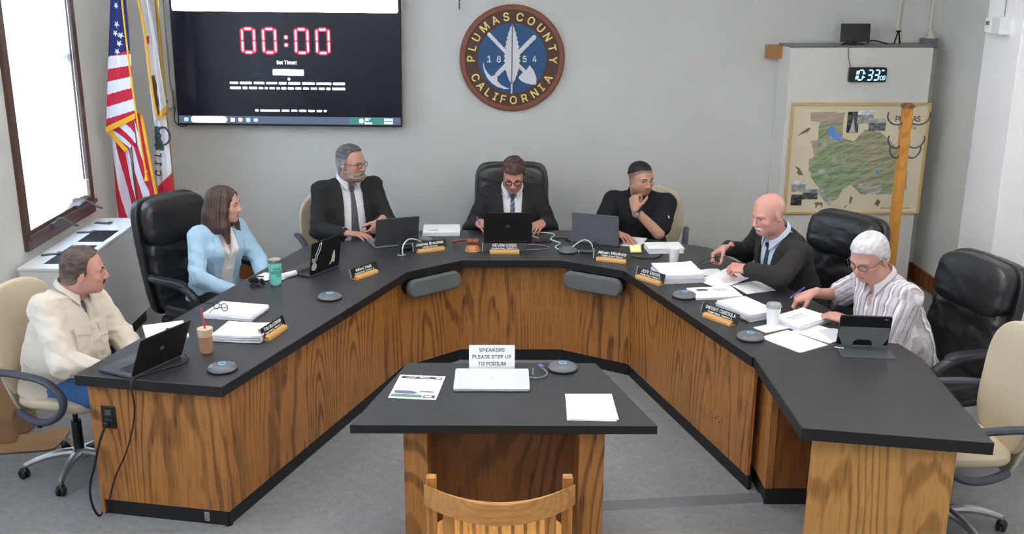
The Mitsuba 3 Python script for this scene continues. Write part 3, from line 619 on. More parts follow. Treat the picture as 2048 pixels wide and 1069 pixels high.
# behind the panels: a back panel at the outer left end and supports
obj('end_panel', prism(Polygon([(-1.985, 4.66), (-1.965, 4.652), (-1.955, 4.70), (-1.975, 4.705)]), 0.0, HT - SL - 0.001), 'oak_panel', k, smooth=False)
for a, b in (((-1.30, 6.72), (-0.70, 6.50)), ((0.98, 6.55), (1.40, 6.85))):
    obj('inner_support', prism(LineString([a, b]).buffer(0.012, cap_style=2), 0.0, HT - SL - 0.001), 'oak_dark', k, smooth=False)
kk = obj('power_outlet', moved(box(0.075, 0.008, 0.118, (0, -0.004, 0), 0.002), tr(-1.885, 4.6365, 0.545) @ rz(-11)), 'black_plastic', k, label='dark brown power outlet on the end panel')
obj('socket', [moved(box(0.034, 0.004, 0.03, (0, -0.009, 0.026), 0.001), tr(-1.885, 4.6365, 0.545) @ rz(-11)), moved(box(0.034, 0.004, 0.03, (0, -0.009, -0.026), 0.001), tr(-1.885, 4.6365, 0.545) @ rz(-11))], 'dark_grey', kk)
obj('plinth_outlet', moved(box(0.028, 0.006, 0.05, (0, -0.003, 0), 0.001), tr(-1.42, 4.5575, 0.042) @ rz(-11)), 'brushed', k)
for x_, z_ in ((0.30, 0.27), (0.33, 0.245), (0.355, 0.27), (0.38, 0.25), (0.42, 0.235), (0.425, 0.26)):      # drilled holes near the joint
    pa, pb = np.array([1.345, 4.90]), np.array([0.915, 6.50]); d_ = (pb - pa) / np.linalg.norm(pb - pa); c_ = pa + d_ * x_; n_ = np.array([-d_[1], d_[0]])
    obj('drilled_hole', moved(trimesh.creation.cylinder(0.0045, 0.002, sections=12), frame((*(c_ + n_ * 0.0005), z_), (*d_, 0), (0, 0, 1))), 'matte_black', k)
# the pedestal at the right joint and the side table
k = thing('pedestal_cabinet', 'dark oak pedestal cabinet on a black plinth under the right joint of the desks', 'cabinet')
obj('body', bx(1.44, 1.72, 4.74, 5.08, 0.095, HT - SL - 0.003), 'oak_dark', k, smooth=False)
obj('edge_trim', bx(1.398, 1.438, 4.735, 5.08, 0.095, HT - SL - 0.003), 'oak_panel', k, smooth=False)
obj('plinth', bx(1.405, 1.71, 4.752, 5.06, 0.0, 0.095, 0), 'black_plinth', k, smooth=False)
k = thing('side_desk', 'black-topped oak table joined to the right end of the dais', 'desk')
SD = [(1.327, 4.862), (1.328, 4.025), (2.079, 3.88), (2.168, 4.86), (2.131, 5.055)]
obj('worktop', prism(Polygon(SD), HT - SL, HT + 0.004, 0.003), 'laminate', k, smooth=False)
edge_strip([SD[0], SD[1], SD[2], SD[3]], HT - SL + 0.002, HT + 0.001, -0.0025, k, 'edge_band', 'laminate_edge')
obj('end_leg', prism(Polygon([(1.395, 4.075), (1.975, 3.963), (1.985, 4.003), (1.404, 4.116)]), 0.0, HT - SL - 0.001), 'oak_light', k, smooth=False)
obj('modesty_panel', prism(Polygon([(1.70, 4.07), (1.70, 4.72), (1.68, 4.72), (1.68, 4.07)]), 0.06, HT - SL - 0.001), 'oak_dark', k, smooth=False)

# ------------------------------------------------------------------ the speakers' table
k = thing('speakers_table', "black-topped oak speakers' table in the middle of the floor", 'table')
ST = [(-0.616, 4.062), (0.711, 4.052), (0.516, 4.785), (-0.425, 4.790)]
obj('tabletop', prism(Polygon(ST), HT - 0.042, HT, 0.003), 'laminate', k, smooth=False)
edge_strip([ST[0], ST[1]], HT - 0.040, HT - 0.002, -0.0025, k, 'edge_band', 'laminate_edge')
for x0, x1 in ((-0.395, -0.29), (0.385, 0.498)):
    obj('leg_panel', bx(x0, x1, 4.15, 4.62, 0.0, HT - 0.043, 0.002), 'oak_panel', k, smooth=False)
obj('modesty_panel', bx(-0.29, 0.385, 4.44, 4.46, 0.05, HT - 0.043, 0), 'oak_dark', k, smooth=False)
solo('floor_cable_cover', cat([moved(prism(Polygon([(-0.045, 0), (0.045, 0), (0.028, 0.016), (-0.028, 0.016)]), 0, 0.93), tr(0.505, 4.722, 0) @ rz(6) @ np.array([[0, 0, 1, 0], [1, 0, 0, 0], [0, 1, 0, 0], [0, 0, 0, 1.0]]))]), 'mid_grey', "grey floor cable cover between the speakers' table and the right desk", 'cable cover')
# ------------------------------------------------------------------ chairs (local: forward +y, origin on the floor under the seat)
def pillow(sx, sy, sz, n=4.0, sub=4, c=(0, 0, 0)):
    m = trimesh.creation.box((2, 2, 2))
    for _ in range(sub): m = m.subdivide()
    v = np.asarray(m.vertices); r = (np.abs(v) ** n).sum(1) ** (1 / n)
    m.vertices = v / r[:, None] * np.array([sx, sy, sz]) / 2 + np.array(c); return m

def bent(m, fn): m = tri(m).copy(); m.vertices = fn(np.asarray(m.vertices)); return m

def star_base(t, PL, radius, metal, rot, wheel='black_plastic'):
    b = obj('base_hub', moved(lathe([(0, 0.14), (0.035, 0.14), (0.045, 0.10), (0.04, 0.075), (0, 0.075)], 20), PL), metal, t)
    for i in range(5):
        a = rot + 72 * i
        leg = tube(spline([(0.02, 0, 0.115), (radius * 0.4, 0, 0.118), (radius * 0.75, 0, 0.098), (radius * 0.97, 0, 0.075)], 12), np.linspace(0.026, 0.015, 12), 10)
        obj('base_leg', moved(leg, PL @ rz(a)), metal, t)
        w = PL @ rz(a) @ tr(radius, 0, 0) @ rz(30 + 50 * i)
        cs = obj('caster', moved(cat([moved(lathe([(0, 0.008), (0.024, 0.008), (0.028, 0.003), (0.028, -0.003), (0.024, -0.008), (0, -0.008)], 20), tr(0, s * 0.013, 0.028) @ rx(90)) for s in (-1, 1)] + [rbox(0.05, 0.034, 0.03, 0.012, (0.004, 0, 0.048), 8)]), w), wheel, t)
        obj('caster_stem', moved(tube([(0, 0, 0.055), (0, 0, 0.085)], 0.008, 8), w), metal, cs)

def cream_chair(x, y, ang, label, group='cream office chairs', base=10, top=1.03):
    """ang: heading of the seat's front, in degrees from +x."""
    t = thing('office_chair', label, 'chair', group); PL = tr(x, y, 0) @ rz(ang - 90)
    star_base(t, PL, 0.29, 'brushed', base)
    obj('gas_lift', moved(tube([(0, 0, 0.12), (0, 0, 0.30), (0, 0, 0.301), (0, 0, 0.41)], [0.027, 0.027, 0.014, 0.014], 16), PL), 'black_plastic', t)
    seat = bent(pillow(0.50, 0.48, 0.10, 3.2, 4, (0, 0.02, 0.465)), lambda v: v + np.c_[0 * v[:, 0], 0 * v[:, 0], 0.10 * np.minimum(0, 0.10 - v[:, 1]) * 0.6 + 0.05 * (v[:, 0] / 0.25) ** 2 * 0.5])
    obj('seat', moved(seat, PL), 'cream_leather', t)
    def bk(v):
        h = (v[:, 2] - 0.48) / (top - 0.48); w = 0.84 + 0.36 * h - 0.34 * h ** 3
        return np.c_[v[:, 0] * w, v[:, 1] - 0.24 - 0.16 * h + 0.09 * h ** 2 + 0.05 * (v[:, 0] / 0.25) ** 2, v[:, 2]]
    hb = top - 0.46
    obj('backrest', moved(bent(pillow(0.53, 0.075, hb, 3.4, 4, (0, 0, 0.46 + hb / 2)), bk), PL), 'cream_leather', t)
    def sh(v):
        q = bk(v); q[:, 1] -= 0.030; return q
    obj('back_shell', moved(bent(pillow(0.45, 0.035, hb * 0.9, 4, 4, (0, 0, 0.35 + hb * 0.45)), sh), PL), mat('cream_shell', srgb(188, 182, 166), 0.5), t)
    obj('back_bracket', moved(tube(spline([(0, -0.05, 0.40), (0, -0.2, 0.39), (0, -0.27, 0.44), (0, -0.285, 0.52)], 12), 0.022, 8), PL), 'arm_grey', t)
    obj('mechanism', moved(rbox(0.16, 0.26, 0.04, 0.012, (0, 0, 0.40), 8), PL), 'black_plastic', t)
    for s in (-1, 1):
        p = spline([(s * 0.235, -0.16, 0.425), (s * 0.29, -0.02, 0.42), (s * 0.305, 0.12, 0.455), (s * 0.305, 0.185, 0.55), (s * 0.30, 0.12, 0.635), (s * 0.295, -0.02, 0.668), (s * 0.29, -0.16, 0.672), (s * 0.288, -0.24, 0.665)], 40)
        arm = tube(p, 0.019, 10); arm.vertices[:, 0] = s * 0.295 + (arm.vertices[:, 0] - s * 0.295) * 1.25
        obj('armrest', moved(arm, PL), 'arm_grey', t)
    obj('lever', moved(cat([tube([(0.08, 0.02, 0.40), (0.20, -0.02, 0.375)], 0.006, 8), rbox(0.07, 0.022, 0.012, 0.005, (0.225, -0.025, 0.37), 8)]), PL), 'black_plastic', t)
    return t

def leather_chair(x, y, ang, label, group='black leather executive chairs', top=1.14):
    t = thing('executive_chair', label, 'chair', group); PL = tr(x, y, 0) @ rz(ang - 90)
    star_base(t, PL, 0.30, 'black_plastic', 20)
    obj('gas_lift', moved(tube([(0, 0, 0.12), (0, 0, 0.40)], 0.028, 12), PL), 'black_plastic', t)
    obj('seat_pan', moved(rbox(0.50, 0.48, 0.06, 0.028, (0, 0.0, 0.40), 10), PL), 'black_plastic', t)
    def crease(m, amp, f=9, seed=0):
        m = tri(m).copy(); v = np.asarray(m.vertices); n = meshkit.fbm(np.c_[v[:, 0] * f, v[:, 1] * f, v[:, 2] * f * 1.6] + seed, 3)
        m.vertices = v + m.vertex_normals * ((np.abs(n - 0.5) * -2 + 0.3) * amp)[:, None]; return m
    obj('seat', moved(crease(pillow(0.55, 0.52, 0.13, 4.5, 5, (0, 0.03, 0.475)), 0.012), PL), 'black_leather', t)
    def bk(v):
        h = (v[:, 2] - 0.45) / (top - 0.45)
        return np.c_[v[:, 0] * (0.93 + 0.14 * h - 0.10 * h ** 3), v[:, 1] - 0.25 - 0.13 * h + 0.02 * h ** 2 + 0.10 * (v[:, 0] / 0.29) ** 2 * 0.35, v[:, 2]]
    H = top - 0.42
    obj('back_shell', moved(bent(pillow(0.60, 0.07, H, 7, 5, (0, -0.045, 0.42 + H / 2)), bk), PL), 'black_leather', t)
    obj('back_cushion', moved(crease(bent(pillow(0.535, 0.11, H * 0.68, 5, 5, (0, 0.015, 0.44 + H * 0.33)), bk), 0.022, 8, 3), PL), 'black_leather', t)
    obj('headrest', moved(crease(bent(pillow(0.535, 0.15, H * 0.40, 4, 5, (0, 0.025, top - H * 0.20)), bk), 0.008, 7, 8), PL), 'black_leather', t)
    for s in (-1, 1):
        p = spline([(s * 0.27, -0.26, 0.70), (s * 0.315, -0.18, 0.71), (s * 0.325, 0.04, 0.705), (s * 0.32, 0.17, 0.65), (s * 0.305, 0.19, 0.55), (s * 0.285, 0.12, 0.45), (s * 0.25, 0.05, 0.40)], 36)
        a = tube(p, 0.024, 10); a.vertices[:, 0] = s * 0.31 + (a.vertices[:, 0] - s * 0.31) * 1.3
        ar = obj('armrest', moved(a, PL), 'arm_black' if 'arm_black' in scene else mat('arm_black', srgb(32, 34, 40), 0.45), t)
        obj('arm_pad', moved(bent(pillow(0.075, 0.30, 0.045, 4, 3, (s * 0.323, -0.03, 0.715)), lambda v: v - np.c_[0 * v[:, 0], 0 * v[:, 0], 1.2 * np.maximum(0, v[:, 1] - 0.02) ** 2]), PL), 'arm_black', ar)
    return t

cream_chair(-2.27, 5.13, -15, 'cream office chair with grey loop arms under the man in the beige shirt', base=160, top=1.07)
cream_chair(2.215, 4.50, 180, 'empty cream office chair at the right end beside the side table', base=-20, top=1.06)
cream_chair(1.215, 7.80, 256, 'cream office chair behind the man in the black polo shirt', top=1.0)
cream_chair(-1.17, 7.66, -66, 'cream office chair hidden behind the bearded man in the dark suit', top=0.98)
leather_chair(0.155, 7.84, -90, 'black leather executive chair at the centre under the seal', top=1.16)
leather_chair(-1.90, 6.60, -30, 'black leather executive chair under the woman in the pale blue blazer', top=1.20)
leather_chair(2.09, 6.43, 214, 'black leather executive chair behind the bald man with the moustache', top=1.10)
leather_chair(2.385, 5.33, 196, 'black leather executive chair behind the man in the striped shirt', top=1.14)

# ------------------------------------------------------------------ oak chair in the foreground, seen from behind
k = thing('wooden_chair', "slatted oak chair facing the speakers' table in the foreground", 'chair')
CX, CY = 0.026, 3.36
def curve(u, z, d=0.085, w=0.30): return np.c_[CX + w * u, CY - d * (1 - u ** 2), 0 * u + z]
uu = np.linspace(-1, 1, 33)
def rail(z0, z1, t, d, w):
    rings = []
    for u in uu:
        c = curve(np.array([u]), 0, d, w)[0]; zt = z1 - 0.012 * (1 - u * u) * 0; n = np.array([2 * d * u / w * -1, -1.0]); n /= np.linalg.norm(n)
        a = c[:2] + n * t / 2; b = c[:2] - n * t / 2; e = 0.004
        rings.append([(*(a * 0.7 + b * 0.3), z0), (*a, z0 + e), (*a, zt - e), (*(a * 0.85 + b * 0.15), zt), (*(b * 0.85 + a * 0.15), zt), (*b, zt - e), (*b, z0 + e)])
    v = np.array(rings).reshape(-1, 3); n_ = 7; f = []
    for i in range(len(uu) - 1):
        for j in range(n_):
            a, b = i * n_ + j, i * n_ + (j + 1) % n_; f += [[a, b, b + n_], [a, b + n_, a + n_]]
    f += [[0, j + 1, j] for j in range(1, n_ - 1)] + [[(len(uu) - 1) * n_, (len(uu) - 1) * n_ + j, (len(uu) - 1) * n_ + j + 1] for j in range(1, n_ - 1)]
    m = trimesh.Trimesh(v, np.array(f), process=False); trimesh.repair.fix_normals(m); return m
obj('top_rail', rail(0.770, 0.858, 0.024, 0.135, 0.268), 'oak_rail', k)
obj('lower_rail', rail(0.50, 0.55, 0.022, 0.10, 0.225), 'oak_rail', k)
for s in (-1, 1):
    obj('back_post', bx(CX + s * 0.250 - 0.019, CX + s * 0.250 + 0.019, CY + 0.012, CY + 0.046, 0.0, 0.880, 0.004), 'oak_blond', k)
    obj('front_leg', bx(CX + s * 0.225 - 0.019, CX + s * 0.225 + 0.019, CY + 0.40, CY + 0.438, 0.0, 0.43, 0.004), 'oak_blond', k)
    obj('side_stretcher', bx(CX + s * 0.236 - 0.01, CX + s * 0.236 + 0.01, CY + 0.046, CY + 0.40, 0.17, 0.20), 'oak_blond', k)
N = 9
for i in range(N):
    u = -0.80 + 1.6 * i / (N - 1)
    a, b = curve(np.array([u]), 0.775, 0.130, 0.268)[0], curve(np.array([u * 0.86]), 0.54, 0.097, 0.225)[0]
    w = 0.026 if i in (0, N - 1) else 0.013
    obj('back_slat', moved(box(w * 1.6 if i in (0, N - 1) else w, 0.012, np.linalg.norm(b - a) + 0.01, (0, 0, 0), 0.002), frame((a + b) / 2, (1, 0, 0), np.cross(a - b, (1, 0, 0)))), 'oak_blond', k)
st = prism(affinity.translate(rrect(0.52, 0.47, 0.05), CX, CY + 0.22), 0.43, 0.46, 0.006)
obj('seat', st, 'oak_seat', k)
obj('front_apron', bx(CX - 0.206, CX + 0.206, CY + 0.41, CY + 0.43, 0.36, 0.43), 'oak_blond', k)
# ------------------------------------------------------------------ people: bodies as smooth implicit surfaces
def smin(a, b, k):
    h = np.clip(0.5 + 0.5 * (b - a) / k, 0, 1); return b + (a - b) * h - k * h * (1 - h)
def smax(a, b, k): return -smin(-a, -b, k)

class Field:
    def __init__(s, lo, hi, h):
        s.lo = np.asarray(lo, float); s.h = h; s.n = np.ceil((np.asarray(hi) - s.lo) / h).astype(int) + 1
        s.d = np.full(s.n, 0.2, np.float32)
    def sub(s, lo, hi):
        a = np.clip(np.floor((np.asarray(lo) - s.lo) / s.h).astype(int), 0, s.n); b = np.clip(np.ceil((np.asarray(hi) - s.lo) / s.h).astype(int) + 1, 0, s.n)
        sl = tuple(slice(i, j) for i, j in zip(a, b))
        g = np.stack(np.meshgrid(*[s.lo[k] + s.h * np.arange(a[k], b[k]) for k in range(3)], indexing='ij'), -1).astype(np.float32)
        return sl, g
    def op(s, fn, lo, hi, k=0.02, how='add', m=0.05):
        sl, g = s.sub(np.asarray(lo) - m, np.asarray(hi) + m)
        if 0 in g.shape: return s
        v = fn(g).astype(np.float32)
        s.d[sl] = smin(s.d[sl], v, k) if how == 'add' else smax(s.d[sl], -v, k)
        return s
    def cap(s, a, b, ra, rb, k=0.02, how='add'):
        a, b = np.asarray(a, float), np.asarray(b, float); ab = b - a; L = ab @ ab + 1e-12; r = max(ra, rb)
        def fn(p):
            t = np.clip((p - a) @ ab / L, 0, 1); return np.linalg.norm(p - a - t[..., None] * ab, axis=-1) - (ra + (rb - ra) * t)
        return s.op(fn, np.minimum(a, b) - r, np.maximum(a, b) + r, k, how)
    def ell(s, c, r, R=None, k=0.02, how='add', n=2.0):
        c, r = np.asarray(c, float), np.asarray(r, float); R = np.eye(3) if R is None else R
        def fn(p):
            q = np.abs((p - c) @ R) / r; l = (q ** n).sum(-1) ** (1 / n); return (l - 1) * r.min() * (1 if r.max() < 1.6 * r.min() else 1.15)
        return s.op(fn, c - r.max(), c + r.max(), k, how)
    def at(s, p, d=None):
        from scipy.ndimage import map_coordinates
        return map_coordinates(s.d if d is None else d, ((np.asarray(p) - s.lo) / s.h).T, order=1, mode='nearest')
    def mesh(s, d=None, smooth=1):
        d = s.d if d is None else d
        d = d.copy(); d[[0, -1]] = d[:, [0, -1]] = 0.2; d[:, :, [0, -1]] = 0.2
        i = d < 0; nx, ny, nz = d.shape
        c = np.zeros((nx - 1, ny - 1, nz - 1), np.uint8)
        offs = [(a, b, e) for a in (0, 1) for b in (0, 1) for e in (0, 1)]
        for a, b, e in offs: c += i[a:nx - 1 + a, b:ny - 1 + b, e:nz - 1 + e]
        I = np.argwhere((c > 0) & (c < 8)); idx = -np.ones(c.shape, np.int32); idx[tuple(I.T)] = np.arange(len(I))
        V = np.stack([d[I[:, 0] + a, I[:, 1] + b, I[:, 2] + e] for a, b, e in offs]); O = np.array(offs, float)
        acc, cnt = np.zeros((len(I), 3)), np.zeros(len(I))
        for p in range(8):
            for q in range(p + 1, 8):
                if np.abs(O[p] - O[q]).sum() != 1: continue
                m = (V[p] < 0) != (V[q] < 0); t = V[p][m] / (V[p][m] - V[q][m])
                acc[m] += O[p] + t[:, None] * (O[q] - O[p]); cnt[m] += 1
        v = s.lo + s.h * (I + acc / cnt[:, None]); F = []
        for ax in range(3):
            A = [slice(None)] * 3; B = [slice(None)] * 3; A[ax] = slice(0, -1); B[ax] = slice(1, None)
            e = i[tuple(A)] != i[tuple(B)]; E = np.argwhere(e); u, w = (ax + 1) % 3, (ax + 2) % 3
            E = E[(E[:, u] > 0) & (E[:, w] > 0) & (E[:, u] < d.shape[u] - 1) & (E[:, w] < d.shape[w] - 1)]
            def cell(du, dw):
                q = E.copy(); q[:, u] -= du; q[:, w] -= dw; return idx[tuple(q.T)]
            Q = np.stack([cell(1, 1), cell(0, 1), cell(0, 0), cell(1, 0)], 1); ins = i[tuple(E.T)]
            Q[~ins] = Q[~ins][:, ::-1]; F.append(Q)
        Q = np.vstack(F); Q = Q[(Q >= 0).all(1)]
        m = trimesh.Trimesh(v, np.vstack([Q[:, [0, 1, 2]], Q[:, [0, 2, 3]]]), process=False)
        from scipy.sparse import coo_matrix
        e = np.vstack([Q[:, [0, 1]], Q[:, [1, 2]], Q[:, [2, 3]], Q[:, [3, 0]]]); n = len(v)
        A = coo_matrix((np.ones(2 * len(e)), (np.r_[e[:, 0], e[:, 1]], np.r_[e[:, 1], e[:, 0]])), shape=(n, n)).tocsr(); A.data[:] = 1; dg = np.maximum(np.asarray(A.sum(1)).ravel(), 1)[:, None]
        for _ in range(smooth):
            for k_ in (0.5, -0.53): v = v + k_ * (A @ v / dg - v) * (dg > 1)
        m.vertices = v
        return m

def unit(v): v = np.asarray(v, float); return v / np.linalg.norm(v)
def heading(deg, pitch=0.0):
    a, b = math.radians(deg), math.radians(pitch); return np.array([math.cos(a) * math.cos(b), math.sin(a) * math.cos(b), math.sin(b)])
def basis(fwd, up=(0, 0, 1), roll=0.0):
    """Columns right, forward, up."""
    f = unit(fwd); r = unit(np.cross(f, up)); u = np.cross(r, f)
    if roll:
        c, s_ = math.cos(math.radians(roll)), math.sin(math.radians(roll)); r, u = c * r + s_ * u, c * u - s_ * r
    return np.stack([r, f, u], 1)
def ik(S, W, l1, l2, hint):
    d = W - S; L = np.linalg.norm(d); k = max(1.0, L / (0.985 * (l1 + l2))); l1, l2 = l1 * k, l2 * k
    a = (l1 * l1 - l2 * l2 + L * L) / (2 * L); h = math.sqrt(max(l1 * l1 - a * a, 1e-6)); n = d / L
    hv = np.asarray(hint, float); hv = unit(hv - n * (hv @ n)); return S + n * a + hv * h

def hand_mesh(W, fdir, dorsal, side, curls=(20, 22, 25, 28), spread=4, thumb=(35, 20), size=1.0, forearm=None):
    """A hand from the wrist W: fingers along fdir, back of the hand towards dorsal; side +1 right, -1 left. curls: bend per joint of the four fingers, or a triple each."""
    f = unit(fdir); z = unit(np.asarray(dorsal) - f * (np.asarray(dorsal) @ f)); t = np.cross(z, f) * side   # towards the thumb
    t = -t if False else t
    q = size
    F = Field(W - 0.15 * q - 0.0, W + 0.15 * q, 0.0034)
    F.lo = W + f * 0.07 * q - 0.135 * q; F.n = np.ceil(np.full(3, 0.27 * q) / F.h).astype(int) + 1; F.d = np.full(F.n, 0.2, np.float32)
    P = lambda a, b, c: W + q * (f * a + t * b + z * c)
    R = np.stack([f, t, z], 1)
    F.ell(P(0.052, 0.0, 0.0), np.array([0.050, 0.041, 0.0155]) * q, R, 0.01, n=2.6)
    F.cap(P(-0.03, 0, -0.002), P(0.02, 0, 0), 0.026 * q, 0.024 * q, 0.02)
    F.ell(P(0.035, 0.022, -0.010), np.array([0.034, 0.018, 0.015]) * q, R, 0.012)
    for j in range(4):
        b0 = (0.030, 0.010, -0.010, -0.029)[j]; L = (0.043, 0.048, 0.045, 0.035)[j]; r = (0.0088, 0.009, 0.0086, 0.0076)[j]
        base = P((0.090, 0.094, 0.090, 0.080)[j], b0, 0.001); a = math.radians((1.5, 0.5, -0.5, -1.6)[j] * spread)
        d0 = f * math.cos(a) + t * math.sin(a); c = curls[j]; c = (c, c * 1.1, c * 0.7) if np.isscalar(c) else c
        p, ang = base, 0.0; F.cap(P(0.05, b0 * 0.7, 0.002), base, 0.011 * q, r * 1.1 * q, 0.010)
        for s_, cc in enumerate(c):
            ang += math.radians(cc); d = d0 * math.cos(ang) - z * math.sin(ang); n_ = p + d * L * (1, 0.66, 0.52)[s_] * q
            F.cap(p, n_, r * (1.05, 0.98, 0.9)[s_] * q, r * (0.98, 0.9, 0.78)[s_] * q, 0.004); p = n_
    a, b = math.radians(thumb[0]), math.radians(thumb[1])
    p = P(0.022, 0.030, -0.008); d = f * math.cos(a) * math.cos(b) + t * math.sin(a) * math.cos(b) - z * math.sin(b)
    for s_ in range(3):
        n_ = p + d * (0.040, 0.032, 0.026)[s_] * q; F.cap(p, n_, (0.014, 0.0108, 0.0098)[s_] * q, (0.011, 0.0100, 0.0080)[s_] * q, 0.007); p = n_
        d = unit(d + 0.35 * f * math.cos(b) - 0.12 * z - 0.12 * t)
    return F.mesh(smooth=1)

PEOPLE = {}
def head_field(HC, R, o):
    s = o.get('hs', 1.0); wd = o.get('wide', 1.0); jw = o.get('jaw', 1.0)
    F = Field(HC - 0.19, HC + 0.19, 0.0036)
    P = lambda x, y, z: HC + R @ (np.array([x * wd, y, z]) * s)
    E = lambda c, r, k=0.02, how='add', n=2.0: F.ell(P(*c), np.array([r[0] * wd, r[1], r[2]]) * s, R, k, how, n)
    E((0, -0.014, 0.040), (0.0765, 0.097, 0.084), 0.02, n=2.2)
    E((0, 0.026, -0.015), (0.066, 0.066, 0.085), 0.03, n=2.3)
    E((0, 0.024, -0.068), (0.057 * jw, 0.060, 0.044), 0.03, n=2.3)
    E((0, 0.066, -0.096), (0.026 * jw, 0.022, 0.017), 0.02)
    for q in (-1, 1):
        E((q * 0.040, 0.062, -0.022), (0.024, 0.022, 0.020), 0.02)
        E((q * 0.032, 0.096, 0.004), (0.019, 0.016, 0.0125), 0.012, 'sub')
        F.cap(P(q * 0.012, 0.088, 0.022), P(q * 0.046, 0.076, 0.024), 0.0105 * s, 0.009 * s, 0.014)
        F.cap(P(q * 0.020, 0.0815, 0.0095), P(q * 0.044, 0.0755, 0.008), 0.0058 * s, 0.005 * s, 0.004)
        F.cap(P(q * 0.020, 0.080, -0.004), P(q * 0.043, 0.0745, -0.003), 0.0052 * s, 0.005 * s, 0.005)
        E((q * 0.0115, 0.098, -0.034), (0.0095, 0.011, 0.008), 0.006)
        e = P(q * 0.0775, -0.012, -0.004); Re = R @ trimesh.transformations.rotation_matrix(q * -0.42, [0, 0, 1])[:3, :3]
        F.ell(e, np.array([0.0085, 0.020, 0.033]) * s, Re, 0.008); F.ell(e + R @ np.array([q * 0.011, 0.003, 0.004]) * s, np.array([0.006, 0.011, 0.020]) * s, Re, 0.006, 'sub')
    nl = o.get('nose', 1.0)
    F.cap(P(0, 0.089, 0.016), P(0, 0.089 + 0.024 * nl, -0.028), 0.0085 * s, 0.0125 * s, 0.010)
    F.cap(P(-0.019, 0.086, -0.0645), P(0.019, 0.086, -0.0645), 0.0052 * s, 0.0052 * s, 0.006)
    F.cap(P(0, 0.090, -0.063), P(0, 0.0905, -0.064), 0.0055 * s, 0.0055 * s, 0.008)
    F.cap(P(-0.015, 0.0855, -0.0745), P(0.015, 0.0855, -0.0745), 0.0060 * s, 0.0060 * s, 0.006)
    F.cap(P(-0.022, 0.0975, -0.0695), P(0.022, 0.0975, -0.0695), 0.0022 * s, 0.0022 * s, 0.003, 'sub')
    return F, P

def loft(secs, N=80):
    from scipy.interpolate import PchipInterpolator
    a = np.array(secs, float); t = np.linspace(a[0, 0], a[-1, 0], N); return t, PchipInterpolator(a[:, 0], a[:, 1:])(t)

def blade(colour, key, rough=0.8): return mat(key, srgb(*colour), rough, 0.25)
for nm, c, r in (('suit_black', (36, 36, 38), 0.85), ('suit_grey', (38, 38, 40), 0.85), ('suit_brown', (42, 40, 39), 0.85), ('shirt_white', (232, 232, 238), 0.8), ('shirt_blue', (196, 206, 226), 0.8),
                 ('blazer_blue', (160, 190, 212), 0.85), ('blouse_white', (240, 236, 232), 0.8), ('polo_black', (24, 26, 31), 0.85), ('shirt_beige', (200, 189, 175), 0.85),
                 ('denim', (62, 98, 146), 0.9), ('trouser_black', (30, 30, 33), 0.9), ('trouser_khaki', (120, 108, 90), 0.9), ('shoe_black', (20, 19, 19), 0.35), ('tie_grey', (82, 80, 90), 0.6), ('eye_dark', (52, 38, 32), 0.2), ('glasses_metal', (70, 64, 66), 0.35),
                 ('glasses_black', (26, 24, 26), 0.3), ('brow_brown', (66, 48, 42), 0.9), ('brow_grey', (150, 142, 138), 0.9), ('hair_white', (206, 204, 206), 0.75), ('mustache_grey', (140, 124, 114), 0.85)):
    mat(nm, srgb(*c), r, 0.3)
mat('skin', VC, 0.5, 0.35)
scene['lens_glass'] = {'type': 'thindielectric'}
STR = [srgb(*c) for c in ((176, 168, 172), (226, 222, 230), (196, 190, 196), (120, 108, 114), (206, 202, 210), (150, 140, 146))]
def stripe_fn(p, n, uv):
    x = uv.x * 14.0; f = x - dr.floor(x); c = mi.Color3f(STR[0])
    for a, b, q in ((0.05, 0.27, 1), (0.27, 0.34, 3), (0.44, 0.58, 2), (0.62, 0.74, 4), (0.80, 0.90, 5)): c = dr.select((f > a) & (f < b), mi.Color3f(STR[q]), c)
    return c
mat('shirt_striped', proc(stripe_fn), 0.85, 0.2)

